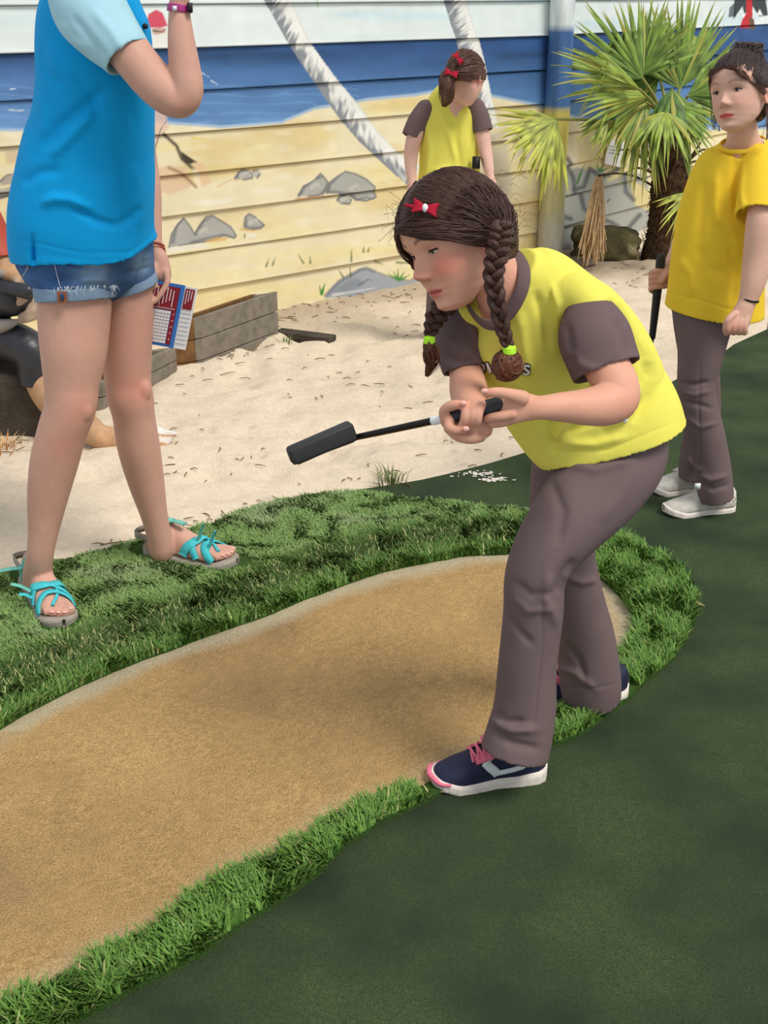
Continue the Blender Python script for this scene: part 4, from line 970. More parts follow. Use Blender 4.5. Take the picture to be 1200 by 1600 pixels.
# ================================================================ THE GIRL IN THE MIDDLE, BENDING WITH A PUTTER
girl = thing('person', 'girl with two dark plaits in a yellow and brown shirt bending forward with a putter', 'person', (G(770, 1225) + G(900, 1100)) / 2)
HG = Head((0, 0, 0), cam_dir(-.85, -.40, .42), cam_dir(-.36, .90, .20), .200)
HG.O = P(647, 435, 1.93) - (HG.W((0, .462, -.155)) - HG.O)
def main_body():
    pr = [head_surface(HG, .95, 1.0)] + ears(HG)
    pr.append(ptube([(815, 500, 2.02, 62, 52), (788, 450, 1.99, 48, 44), (765, 415, 1.97, 38, 38), (748, 385, 1.955, 34, 36)]))
    pr.append(ptube([(950, 660, 2.12, 70, 60), (870, 560, 2.07, 80, 55), (820, 490, 2.02, 70, 45)]))
    # near arm
    pr.append(ptube([(905, 500, 1.96, 28, 28), (925, 530, 1.93, 34, 34), (945, 568, 1.895, 36, 36), (962, 600, 1.87, 35, 34), (964, 622, 1.855, 35, 33), (945, 632, 1.84, 34, 32), (915, 636, 1.825, 29, 28), (875, 636, 1.81, 23, 22), (845, 637, 1.80, 19, 17), (822, 637, 1.80, 20, 15)], m=6))
    # near hand: palm, thumb on top, fingers closing under the grip
    pr.append(ptube([(838, 637, 1.80, 19, 15), (815, 636, 1.80, 24, 14), (796, 638, 1.802, 25, 13), (783, 642, 1.808, 20, 11)]))
    pr.append(ptube([(818, 622, 1.79, 12, 11), (796, 616, 1.785, 9.5, 9), (776, 613, 1.785, 8.2, 8), (762, 614, 1.787, 7.2, 7)], m=4))
    pr.append(ptube([(800, 646, 1.79, 9, 9), (783, 650, 1.788, 8, 8), (770, 652, 1.793, 7.5, 7.5), (761, 654, 1.80, 6.8, 7)], m=4))
    pr.append(ptube([(800, 655, 1.80, 8.5, 9), (783, 660, 1.80, 8, 8), (768, 662, 1.805, 7.2, 7)], m=4))
    pr.append(ptube([(803, 628, 1.81, 8, 9), (785, 622, 1.83, 7.5, 8), (768, 626, 1.84, 7, 7), (760, 636, 1.838, 6.5, 7)], m=4))
    pr.append(ptube([(800, 636, 1.81, 8, 9), (784, 640, 1.84, 7.5, 8), (768, 650, 1.845, 7, 7), (760, 660, 1.84, 6.2, 6)], m=4))
    # far arm, foreshortened towards the viewer
    pr.append(ptube([(740, 500, 2.06, 24, 24), (724, 550, 2.035, 25, 25), (729, 586, 2.01, 27, 27), (733, 615, 1.95, 30, 30), (740, 640, 1.88, 25, 25), (745, 655, 1.84, 20, 20), (745, 660, 1.825, 21, 18)], m=6))
    # far hand: fist round the grip
    pr.append(ptube([(757, 664, 1.83, 20, 15), (742, 668, 1.825, 22, 16), (722, 665, 1.825, 24, 16), (706, 658, 1.828, 20, 13)]))
    pr.append(ptube([(752, 682, 1.815, 9, 10), (735, 684, 1.81, 10, 10), (716, 680, 1.812, 10, 10), (702, 668, 1.82, 10, 10)]))
    pr.append(ptube([(697, 660, 1.82, 9, 9), (694, 643, 1.815, 8.5, 8.5), (704, 634, 1.806, 8, 8), (718, 632, 1.80, 7.6, 7.6), (724, 634, 1.80, 6.6, 6.6)], m=4))     # thumb
    pr.append(ptube([(703, 655, 1.81, 9, 9), (702, 667, 1.80, 8.4, 8.4), (712, 672, 1.793, 7.8, 7.8), (724, 671, 1.79, 7.2, 7.2)], m=4))                        # index
    for i, (x, y0, y1) in enumerate(((730, 632, 667), (742, 630, 667), (752, 632, 665))):
        pr.append(ptube([(x + 8, y0 + 3, 1.825, 7, 7), (x + 1, y0 + 1, 1.803, 7.6, 7.6), (x - 2 - i, y0 + 12, 1.792, 7.8, 7.8), (x - 4 - i, y0 + 24, 1.790, 7.4, 7.4), (x - 8, y1 - 2, 1.798, 6.6, 6.6)], m=4))
    me = fuse(pr, .0021, 2, .5)
    ex = eyes(HG, girl, -.38, .52)
    base = skin_cols(SK1, [(985, 640, 30, .25), (722, 633, 8, .5), (724, 672, 8, .5), (760, 615, 8, .4)])
    def cf(co):
        c = base(co); p = HG.L(co); k = (p[:, 2] > -.56) & (np.abs(p[:, 0]) < .45) & (p[:, 1] > -.1); f = face_paint(HG, co, SK1, CA(196, 92, 92), CA(206, 104, 88), CA(96, 62, 50), 1.0, .6); c[k] = f[k]; return c
    return join_skin(me, ex, cf)
link('body', main_body(), M['skin'], girl)
for px_, py_, Y_ in ((757, 611, 1.777), (724, 630, 1.789), (728, 670, 1.779)):
    link('nail', mesh(*ellipsoid(P(px_, py_, Y_ + .002), (.0052, .003, .0042))), M['nail'], girl)
# shirt
me = fuse([ptube([(950, 684, 2.105, 122, 96), (944, 662, 2.105, 120, 92), (922, 632, 2.10, 126, 85), (889, 575, 2.075, 130, 82), (852, 514, 2.04, 118, 70), (826, 462, 2.01, 88, 56), (803, 437, 1.995, 62, 46), (795, 428, 1.99, 52, 42)], m=8, n=56, ex=2.3, cap0='open', cap1='flat', inner=.012),
           ptube([(870, 470, 1.99, 40, 36), (905, 462, 1.965, 36, 36), (925, 480, 1.95, 34, 36)]), ptube([(760, 470, 2.02, 40, 30), (735, 490, 2.045, 30, 30), (720, 500, 2.05, 24, 26)])], .0030, 3)
folds(me, [([(905, 640), (880, 668), (860, 690)], 7, 7), ([(935, 655), (905, 668), (880, 675)], 6, -6), ([(1000, 590), (985, 640), (940, 672)], 12, 6), ([(1020, 560), (1010, 620), (985, 665)], 10, -5), ([(905, 612), (945, 610), (985, 600)], 8, -4),
           ([(810, 480), (818, 540), (830, 590)], 9, 5), ([(835, 450), (850, 500), (858, 560)], 8, -5), ([(860, 440), (872, 475), (872, 520)], 6, 4), ([(780, 540), (800, 580), (835, 600)], 9, -4), ([(735, 520), (760, 560), (790, 600)], 8, 4),
           ([(840, 640), (860, 672), (868, 712)], 8, -7), ([(870, 690), (930, 694), (985, 680)], 7, 4), ([(960, 470), (1000, 540), (1020, 600)], 12, -4), ([(940, 440), (985, 500), (1010, 560)], 8, 4),
           ([(838, 708), (950, 703), (1066, 655)], 2.2, -.8)])
shirt = link('shirt', me, M['yellow'], girl); bv = on_mesh(me if False else bpy.data.meshes[me.name]); 
def wbvh(o):
    off = wloc(o); co = getco(o.data) + off; o.data.calc_loop_triangles(); return BVHTree.FromPolygons([Vector(c) for c in co], [tuple(t.vertices) for t in o.data.loop_triangles])
bv = wbvh(shirt)
# collar band: a tilted loop round the neck opening
def collar(center, a, b, ra, rb, nrm, wid, mat, parent, thick=.004, a0=0, a1=360):
    th = np.radians(np.linspace(a0, a1, 60)); V = []; n = 10; N_ = unit(nrm)
    for t in th:
        c = center + a * ra * math.cos(t) + b * rb * math.sin(t); o = unit(a * math.cos(t) + b * math.sin(t)); d = unit(o * .55 - N_ * .83)
        q = np.cross(d, unit(-a * ra * math.sin(t) + b * rb * math.cos(t)))
        for k in range(n):
            p = k * 2 * math.pi / n; V.append(c + d * wid / 2 * math.cos(p) + q * thick * math.sin(p))
    m = len(th); Fs = [(i * n + j, i * n + (j + 1) % n, ((i + 1) % m) * n + (j + 1) % n, ((i + 1) % m) * n + j) for i in range(m - 1) for j in range(n)]
    return link('collar', mesh(np.array(V), Fs), mat, parent)
cpts = [(805, 396), (818, 420), (816, 450), (801, 481), (779, 504), (757, 506), (738, 489), (729, 468)]
cY = [1.985, 1.955, 1.935, 1.935, 1.945, 1.955, 1.975, 2.0]
back = [(738, 452), (765, 420), (795, 398)]; bY = [2.035, 2.05, 2.03]
cp = np.array([P(x, y, Y) for (x, y), Y in zip(cpts + back, cY + bY)]); cc = cp.mean(0); loop = np.vstack([cp, cp[:1]]); lp = catmull(np.vstack([cp[-1:], cp, cp[:2]]), 6)[6:-6]
axn = unit(np.cross(cp[2] - cp[8], cp[5] - cp[0])); axn = axn if np.dot(axn, P(745, 400, 1.95) - cc) > 0 else -axn
V = []; nn_ = 12
for i, p in enumerate(lp):
    t = unit(lp[(i + 1) % len(lp)] - lp[i - 1]); o = unit(p - cc); o = unit(o - axn * np.dot(o, axn)); d = unit(axn * .75 - o * .66); q = np.cross(t, d)
    for k in range(nn_): a = k * 2 * math.pi / nn_; V.append(p + d * .0105 * math.cos(a) + q * .0026 * math.sin(a))
m_ = len(lp); link('collar', mesh(np.array(V), [(i * nn_ + j, i * nn_ + (j + 1) % nn_, ((i + 1) % m_) * nn_ + (j + 1) % nn_, ((i + 1) % m_) * nn_ + j) for i in range(m_) for j in range(nn_)]), M['brown'], girl)
# sleeves
me = fuse([ptube([(906, 476, 1.965, 30, 34), (917, 495, 1.95, 46, 44), (928, 525, 1.925, 57, 52), (941, 560, 1.905, 56, 50), (948, 579, 1.895, 55, 50)], m=8, n=48, cap1='open', inner=.025)], .003, 4)
folds(me, [([(880, 540), (910, 570), (950, 585)], 7, 3), ([(960, 490), (975, 530), (985, 560)], 9, -4), ([(885, 500), (890, 540), (900, 575)], 7, -3), ([(900, 588), (945, 572), (985, 548)], 2, -1)])
link('sleeve', me, M['brown'], girl)
me = fuse([ptube([(742, 480, 2.055, 34, 34), (722, 505, 2.05, 40, 36), (718, 540, 2.035, 38, 36), (726, 578, 2.015, 35, 34)], m=8, n=48, cap1='open', inner=.025)], .003, 4)
folds(me, [([(690, 520), (715, 545), (745, 560)], 7, 3), ([(690, 555), (715, 565), (745, 562)], 6, -3), ([(735, 500), (745, 530), (752, 560)], 6, 3)])
link('sleeve', me, M['brown'], girl)
# trousers
me = fuse([ptube([(960, 650, 2.11, 70, 60), (964, 705, 2.085, 79, 66), (935, 758, 2.05, 73, 66), (890, 812, 2.01, 63, 60), (853, 862, 1.985, 53, 52), (836, 905, 1.975, 48, 48), (833, 960, 1.975, 47, 48), (824, 1040, 1.97, 46, 48), (820, 1105, 1.965, 49, 50), (812, 1145, 1.958, 52, 54), (804, 1176, 1.950, 54, 58)], m=8, n=48, cap1='open', inner=.02),
           ptube([(930, 668, 2.15, 76, 60), (900, 720, 2.17, 68, 64), (882, 790, 2.19, 54, 58), (882, 860, 2.215, 47, 50), (898, 930, 2.235, 44, 46), (914, 1000, 2.25, 47, 46), (922, 1060, 2.255, 48, 48), (924, 1090, 2.26, 46, 48)], m=8, n=48, cap1='open', inner=.02)], .0036, 5)
folds(me, [([(800, 905), (830, 930), (868, 925)], 7, -2.5), ([(795, 925), (825, 955), (872, 950)], 6, 2.5), ([(792, 960), (815, 990), (835, 1010)], 6, -3), ([(860, 890), (850, 930), (872, 985)], 8, 4), ([(900, 870), (880, 900), (870, 935)], 8, -4),
           ([(765, 1120), (800, 1140), (845, 1140)], 8, 5), ([(765, 1138), (800, 1162), (850, 1172)], 7, -4), ([(770, 1110), (790, 1130), (825, 1128)], 7, -4), ([(868, 1040), (900, 1052), (935, 1080)], 6, 4), ([(880, 1000), (905, 1030), (918, 1075)], 5, -4),
           ([(855, 740), (880, 800), (870, 860)], 9, -4), ([(880, 900), (910, 910), (935, 905)], 6, 3), ([(875, 720), (930, 735), (1000, 715)], 8, 4), ([(845, 880), (848, 1000), (838, 1100), (828, 1195)], 1.8, -1.6), ([(1000, 710), (970, 770), (930, 820)], 12, 3), ([(870, 1075), (930, 1075), (965, 1068)], 2, -1)])
link('trousers', me, M['trouser'], girl)
sneaker(girl, G(851, 1210), G(673, 1229), 'navy running shoe with pink laces and white sole', W=.084)
sneaker(girl, G(978, 1088), G(800, 1102), 'rear navy running shoe with white sole', W=.084)
# hair
lineG = lambda y: np.interp(y, [-.5, -.2, -.05, .05, .15, .3, .40, .5], [-.36, -.32, -.20, -.02, .10, .17, .22, .26])
pr = [hair_cap(HG, lineG, 1.03, .02)]
root = HG.L(P(778, 368, 1.93)); rootF = HG.L(P(735, 440, 2.06))
part = [(.0, .42, .28), (.0, .30, .44), (.0, .1, .53), (.0, -.15, .50), (.0, -.38, .34), (0, -.46, .12)]
hair = link('hair', mesh(*merge(pr)), M['hair'], girl)
st = strands(HG, part, root, 2300, .00062, .040, .04, 1, 1.02)
st += strands(HG, [(.08, .44, .24), (-.06, .45, .20), (-.16, .42, .16), (-.26, .34, .12)], root, 650, .0007, .03, .10, 9, 1.05, wav=.020)
st += strands(HG, [(-.20, .40, .24), (-.28, .28, .17), (-.34, .12, .08), (-.365, .0, -.04)], root, 300, .0009, .03, .03, 5, 1.0)
st += strands(HG, part, np.array([.36, -.2, -.30]), 500, .0009, .05, .05, 2, 1.02)
st += strands(HG, [(0, -.47, .1), (-.1, -.44, -.12), (-.1, -.40, -.25)], root, 300, .0009, .03, .03, 6, 1.0)
link('combed_strands', mesh(*merge(st)), M['hair'], hair)['kind'] = 'stuff'
fl = []
rr = random.Random(4)
for i in range(34):
    t = rr.random(); a = HG.W(np.array([rr.uniform(-.25, .1), .40 - .1 * t, .26 + .1 * t])); d = cam_dir(-.8, rr.uniform(-1.0, .6), rr.uniform(-.3, .5)) * rr.uniform(.012, .045); e = cam_dir(rr.uniform(-.2, .3), rr.uniform(-1, .2), 0) * rr.uniform(.01, .04)
    fl.append(wtube([a, a + d * .6, a + d, a + d + e], [.00032, .0003, .00025, .00015], n=4, m=4))
for i in range(40):
    a = HG.W(np.array([-.30 + rr.uniform(-.05, .05), rr.uniform(-.5, .1), rr.uniform(-.1, .4)])); d = cam_dir(rr.uniform(-.2, .6), rr.uniform(-.4, .7), rr.uniform(0, .5)) * rr.uniform(.008, .022); fl.append(wtube([a, a + d, a + d * 1.5 + cam_dir(.01, -.01, 0)], [.0003, .00025, .00015], n=4, m=3))
link('flyaway_hair', mesh(*merge(fl)), M['hair'], hair)['kind'] = 'stuff'
b1 = [P(786, 350, 1.885), P(782, 374, 1.88), P(776, 400, 1.87), P(771, 432, 1.865), P(776, 468, 1.87), P(785, 510, 1.88), P(794, 540, 1.885)]
link('plait', mesh(*merge(braid(b1, [.016, .018, .017, .015, .0135, .012, .009], 3.6))), M['hair'], hair)
b2 = [P(716, 455, 2.03), P(700, 472, 2.0), P(684, 490, 1.975), P(676, 508, 1.965), P(671, 524, 1.96)]
link('plait', mesh(*merge(braid(b2, [.019, .020, .018, .014, .009], 1.8))), M['hair'], hair)
for c, ax, nm in ((P(796, 547, 1.885), (.0105, .0105, .006), 'hair_band'), (P(671, 531, 1.96), (.0095, .0095, .006), 'hair_band')):
    o = link(nm, mesh(*merge([ellipsoid(c + np.array([0, 0, dz]), ax) for dz in (-.003, 0, .003)])), M['neon'], hair); o['label'] = 'neon yellow-green hair band'
rr2 = np.random.default_rng(8); pr = [ellipsoid(P(792, 573, 1.887), (.024, .02, .024))]
for i in range(150):
    a = rr2.random() * 6.28; c = P(792, 571, 1.887); e1 = unit(rr2.normal(0, 1, 3)); e2 = unit(np.cross(e1, rr2.normal(0, 1, 3))); r_ = rr2.uniform(.006, .025); ph0 = rr2.random() * 6; tl = rr2.normal(0, .35)
    r_ = rr2.uniform(.019, .0255); pts = [c + (e1 * math.cos(ph0 + q) + e2 * math.sin(ph0 + q)) * r_ * np.array([1, .85, 1]) for q in np.linspace(0, 1.9, 10)]
    pr.append(wtube(pts, .0020, n=5, m=1))
link('plait_curl', mesh(*merge(pr)), M['hair_tip'], hair)
link('plait_tail', mesh(*merge(lock([P(671, 536, 1.96), P(674, 552, 1.955), P(676, 566, 1.955), P(668, 585, 1.96)], [.008, .014, .011, .004], 130, 3, .15, .0011))), M['hair_tip'], hair)
# red felt bow and grip
def bow(hub, ax, up, s, parent, knot=True):
    out = cam_dir(0, 0, 1); pr = []
    for sg in (-1, 1):
        n = 12; V = []; 
        for i in range(n + 1):
            u = i / n; hw = (.16 + .52 * u - .12 * u * u) * s
            for v in np.linspace(-1, 1, 9):
                V.append(hub + ax * sg * s * (u - .08 * (1 - abs(v)) * (u > .9)) + up * v * hw + out * s * (.18 + .22 * math.sin(u * math.pi) * (1 - .6 * v * v) + .1 * v * v))
        Fs = [(i * 9 + j, i * 9 + j + 1, (i + 1) * 9 + j + 1, (i + 1) * 9 + j) for i in range(n) for j in range(8)]
        Vb = [p - out * s * .16 for p in V]; k = len(V); V2 = V + Vb; F2 = Fs + [tuple(q + k for q in f)[::-1] for f in Fs]
        for i in range(n): F2 += [(i * 9, (i + 1) * 9, (i + 1) * 9 + k, i * 9 + k), (i * 9 + 8, i * 9 + 8 + k, (i + 1) * 9 + 8 + k, (i + 1) * 9 + 8)]
        F2 += [(n * 9 + j, n * 9 + j + 1, n * 9 + j + 1 + k, n * 9 + j + k) for j in range(8)]
        pr.append((np.array(V2), F2))
    o = link('bow', mesh(*merge(pr)), M['red'], parent); o['label'] = 'red felt bow hair clip'
    if knot: link('bow_knot', mesh(*ellipsoid(hub + out * s * .22, (s * .24, s * .2, s * .32))), M['paper'], o)
    return o
def on_hair(hd, px, py, Y0=1.9, k=1.08):
    """point where the line of sight meets the hair surface"""
    r = unit(ray(px, py)); 
    o = (hd.L(CC) - HCN) / HAX / k; d = (hd.R @ r) / hd.S / HAX / k; A_ = d @ d; B_ = 2 * o @ d; C_ = o @ o - 1; D = B_ * B_ - 4 * A_ * C_
    t = (-B_ - math.sqrt(max(D, 0))) / (2 * A_); return CC + r * t
bw = bow(on_hair(HG, 664, 326), cam_dir(.97, -.2, .0), cam_dir(.2, .97, 0), .020, hair)
link('hair_grip', mesh(*wtube([on_hair(HG, 634, 320), on_hair(HG, 645, 323), on_hair(HG, 655, 325)], .0028, n=8)), M['red'], bw)
# lettering across the chest, mostly behind the plait and arm
def chest_text():
    cu = bpy.data.curves.new('t', 'FONT'); cu.body = 'brownies'; cu.size = 1; cu.extrude = 0; cu.resolution_u = 3; o = bpy.data.objects.new('t', cu); COL.objects.link(o); out = {}
    for key, off in (('w', .012), ('k', .055)):
        cu.offset = off; bpy.context.view_layer.update(); me = bpy.data.meshes.new_from_object(o.evaluated_get(bpy.context.evaluated_depsgraph_get())); bm = bmesh.new(); bm.from_mesh(me)
        bmesh.ops.triangulate(bm, faces=bm.faces); bmesh.ops.subdivide_edges(bm, edges=[e for e in bm.edges if e.calc_length() > .12], cuts=2); bmesh.ops.triangulate(bm, faces=bm.faces); bm.to_mesh(me); bm.free()
        co = getco(me); f = [tuple(p.vertices) for p in me.polygons]; out[key] = (co, f)
    bpy.data.objects.remove(o); x0, x1 = out['w'][0][:, 0].min(), out['w'][0][:, 0].max()
    for key, mt, off in (('k', 'dark', .0012), ('w', 'paper', .0024)):
        co, f = out[key]; sc = (828 - 719) / (x1 - x0); X = 719 + (co[:, 0] - x0) * sc; Yp = 582 - co[:, 1] * 34 + (X - 760) * .02 + (X - 770) ** 2 * .0004
        pts = project_pts(bv, list(zip(X, Yp)), off)
        if pts is None:
            ok = [project_pts(bv, [q], off) for q in zip(X, Yp)]; idx = {}; V = []
            for i, p in enumerate(ok):
                if p is not None: idx[i] = len(V); V.append(p[0])
            f = [tuple(idx[i] for i in q) for q in f if all(i in idx for i in q)]; pts = np.array(V)
        link('lettering' if key == 'w' else 'lettering_outline', mesh(pts, f, False), M[mt], shirt)
chest_text()
r_ = surf_ribbon(bv, [(971, 651), (978, 658)], 9, .002, .002); 
if r_: link('side_label', mesh(*r_), M['silver'], shirt)
# the putter in her hands
putter = thing('putter', 'short black putter held level in both hands by the girl with plaits', 'putter', P(700, 655, 1.83))
g0, g1, sh1 = P(783, 633, 1.808), P(712, 650, 1.812), P(553, 684, 1.93)
v, f = wtube([g0, g0 * .7 + g1 * .3, g1, g1 * .9 + sh1 * .1], [.0135, .0135, .0095, .0065], n=18, m=5); link('grip', mesh(v, f), M['rubber'], putter)
v, f = wtube([g1, (g1 + sh1) / 2, sh1], [.0062, .0058, .0052], n=14, m=4); link('shaft', mesh(v, f), M['shaft'], putter)
a_, b_ = g1 * .93 + sh1 * .07, g1 * .79 + sh1 * .21; sl = link('shaft_label', mesh(*wtube([a_ + (b_ - a_) * .15, b_], .0071, n=16, m=2, cap='flat')), M['paper'], putter)
# rubber head: a long rounded block
c0, c1 = (P(553, 672, 1.935) + 0), P(452, 714, 1.90); hd_ = unit(c1 - c0); up_ = unit(cam_dir(-.18, .93, .3) - hd_ * np.dot(cam_dir(-.18, .93, .3), hd_)); th_ = np.cross(hd_, up_); L_ = np.linalg.norm(c1 - c0)
bm = bmesh.new(); bmesh.ops.create_cube(bm, size=1); 
for v_ in bm.verts: v_.co = (v_.co.x * L_, v_.co.y * .030, v_.co.z * .030 * (1.08 if v_.co.x < 0 else .96))
bmesh.ops.bevel(bm, geom=list(bm.edges), offset=.006, segments=4, affect='EDGES', profile=.5)
for v_ in bm.verts:
    p = (c0 + c1) / 2 + hd_ * v_.co.x + up_ * v_.co.z + th_ * v_.co.y; v_.co = Vector(p + up_ * .004 * math.sin((v_.co.x / L_ + .5) * math.pi))
me = bpy.data.meshes.new('h'); bm.to_mesh(me); bm.free(); me.polygons.foreach_set('use_smooth', np.ones(len(me.polygons), bool)); ph = link('putter_head', me, M['rubber'], putter)
link('sole_plate', mesh(*ribbon([c0 - up_ * .0145 + hd_ * .008, (c0 + c1) / 2 - up_ * .0125, c1 - up_ * .0135 - hd_ * .008], [-up_] * 3, .022, .002)), M['wood_in'], ph)

# ================================================================ THE YOUNG WOMAN IN THE BLUE POLO
woman = thing('person', 'young woman in blue polo shirt and denim shorts standing with one arm raised', 'person', (G(70, 950) + G(300, 880)) / 2)
HWm = Head(P(176, -150, 2.86), cam_dir(.95, -.05, -.12), cam_dir(.0, 1, .2), .225)
fR = Foot(G(50, 908), G(100, 985), .088, ([0, .1, .25, .4, .6, .8, .93, 1], [.085, .10, .11, .095, .070, .050, .040, .032]), ([0, .05, .15, .3, .5, .75, .9, 1], [.45, .62, .72, .70, .80, .98, .85, .45]), z0=.026)
fL = Foot(G(232, 866), G(366, 889), .088, ([0, .1, .25, .4, .6, .8, .93, 1], [.085, .10, .11, .095, .070, .050, .040, .032]), ([0, .05, .15, .3, .5, .75, .9, 1], [.45, .62, .72, .70, .80, .98, .85, .45]), z0=.028)
def bare_foot(f, toes_dir=1, end=.82):
    ls = np.linspace(.03, end, 26); pr = [f.shell(ls)]
    for k, (off, l1, r) in enumerate(((.62, .955, .0125), (.22, .965, .0092), (-.10, .945, .0085), (-.40, .915, .008), (-.66, .88, .0078))):
        o = f.s * off * f.W / 2 * .95 * toes_dir; a = f.c(.74) + o * .85 + np.array([0, 0, f.z0 + .014]); b = f.c(.85) + o + np.array([0, 0, f.z0 + .014]); c = f.c(l1 - .02) + o + np.array([0, 0, f.z0 + r * .95])
        pr.append(wtube([a, b, c], [r * .9, r * .85, r], n=12, m=4))
    return pr
def woman_body():
    pr = [head_surface(HWm)] + ears(HWm)
    pr.append(ptube([(150, -20, 2.86, 40, 45), (158, -60, 2.86, 34, 36), (166, -110, 2.86, 32, 34)]))
    pr.append(ptube([(130, 390, 2.88, 62, 70), (135, 250, 2.86, 62, 80), (145, 60, 2.86, 62, 100), (148, -10, 2.86, 45, 70)]))
    # near leg
    pr.append(ptube([(122, 410, 2.82, 44, 46), (118, 445, 2.82, 54, 54), (116, 480, 2.82, 57, 56), (115, 545, 2.80, 52, 52), (112, 600, 2.785, 43, 44), (110, 635, 2.775, 40, 41), (97, 675, 2.775, 38, 40), (84, 725, 2.775, 37, 38), (74, 780, 2.77, 31, 31), (67, 835, 2.76, 23, 24), (62, 870, 2.76, 21, 23), (59, 896, 2.78, 23, 25), (58, 915, 2.79, 22, 25)], m=8, n=36))
    # far leg
    pr.append(ptube([(185, 410, 2.97, 36, 42), (195, 445, 2.965, 42, 49), (195, 480, 2.965, 45, 52), (197, 545, 2.955, 40, 47), (200, 595, 2.945, 36, 38), (204, 622, 2.94, 36, 37), (209, 650, 2.945, 33, 35), (217, 700, 2.955, 33, 35), (229, 755, 2.965, 28, 29), (241, 805, 2.97, 21, 22), (249, 838, 2.975, 19.5, 21), (252, 852, 2.98, 21, 23), (253, 860, 2.985, 20, 23)], m=8, n=36))
    pr.append(ellipsoid(P(218, 610, 2.918), (.030, .022, .036))); pr.append(ellipsoid(P(124, 640, 2.748), (.030, .022, .036)))
    pr += bare_foot(fR, -1) + bare_foot(fL, -1)
    # raised arm
    pr.append(ptube([(165, 30, 2.72, 40, 40), (205, 85, 2.68, 34, 35), (235, 122, 2.665, 33, 33), (262, 148, 2.655, 31, 31), (283, 158, 2.65, 26, 27), (292, 140, 2.65, 26, 26), (289, 110, 2.655, 25, 25), (284, 70, 2.66, 22, 22), (281, 35, 2.665, 18.5, 18), (280, 8, 2.67, 16, 15), (281, -12, 2.67, 17, 15), (278, -40, 2.68, 22, 13), (272, -58, 2.68, 20, 12)], m=6))
    for k, (x, y) in enumerate(((286, -50), (278, -58), (269, -60), (261, -58))): pr.append(ptube([(x, y, 2.68 + k * .004, 7, 7), (x - 4, y - 26, 2.685 + k * .004, 6.6, 6.6), (x - 16, y - 42, 2.69 + k * .004, 6, 6), (x - 30, y - 44, 2.69 + k * .004, 5.5, 5.5)], m=4))
    pr.append(ptube([(268, -28, 2.67, 8, 8), (256, -42, 2.67, 7, 7), (250, -60, 2.675, 6.2, 6.2)], m=4))
    # lowered far arm and hand
    pr.append(ptube([(165, 30, 3.02, 38, 38), (195, 130, 3.05, 32, 32), (218, 240, 3.07, 26, 26), (228, 300, 3.05, 24, 24), (236, 350, 3.03, 17, 17), (242, 388, 3.01, 12.5, 13), (248, 405, 3.005, 15, 14), (252, 428, 3.0, 16, 13), (252, 440, 3.0, 13, 10)], m=6))
    pr.append(ptube([(260, 425, 2.985, 5.5, 6), (261, 441, 2.975, 5.2, 5.5), (252, 458, 2.965, 4.8, 5), (243, 471, 2.96, 4.2, 4.5)], m=4))
    pr.append(ptube([(242, 415, 2.985, 6, 6), (240, 432, 2.97, 5.5, 5.5), (243, 448, 2.962, 5, 5)], m=4))
    for k, x in enumerate((257, 251, 245)): pr.append(ptube([(x, 432, 3.02, 5.5, 5.5), (x, 450, 3.02, 5.2, 5.2), (x - 4, 462, 3.012, 4.8, 4.8), (x - 9, 468, 3.0, 4.4, 4.4)], m=4))
    me = fuse(pr, .0034, 6, .5)
    b = skin_cols(SK3, [(215, 610, 26, .45), (128, 640, 26, .3), (100, 695, 26, .25), (292, 165, 20, .2), (85, 970, 18, .5), (338, 886, 16, .5), (210, 520, 50, .18)])
    return join_skin(me, [], b)
link('body', woman_body(), M['skin'], woman)
hair_w = link('hair', mesh(*merge([hair_cap(HWm, lineG, 1.04, .02)] + strands(HWm, [(.0, .42, .28), (.0, .1, .53), (0, -.4, .3)], (-.1, -.47, .05), 300, .002, .05, .04, 3) + strands(HWm, [(.0, .42, .28), (.0, .1, .53), (0, -.4, .3)], (.1, -.47, .05), 300, .002, .05, .04, 4))), M['hair_mid'], woman)
eyes(HWm, woman, 0, .3)
me = fuse([ptube([(131, 389, 2.88, 115, 112), (128, 372, 2.88, 113, 112), (128, 335, 2.875, 112, 112), (133, 290, 2.87, 108, 108), (139, 240, 2.87, 103, 106), (146, 190, 2.87, 95, 110), (149, 130, 2.87, 91, 118), (147, 70, 2.87, 90, 122), (146, 20, 2.87, 84, 124), (150, -20, 2.87, 66, 105), (154, -45, 2.87, 45, 60)], m=8, n=64, ex=2.3, cap0='open', cap1='flat', inner=.012)], .0038, 3)
co = getco(me); px, py = proj(co); edge = 391 + 12 * np.exp(-((px - 175) / 62) ** 2) - 8 * np.clip((px - 205) / 30, 0, 1)       # the hem dips at the front panel
dy = np.clip((py - 330) / 60, 0, 1) * (edge - 391); co = co - np.outer(dy * .00148, CU)
vent = np.exp(-((px - 51) / 3.2) ** 2) * np.clip((py - 362) / 30, 0, 1) * (getno(me) @ -CF > 0); co = co + np.outer(vent * .02, CF)
me.vertices.foreach_set('co', co.astype(np.float32).ravel()); me.update()
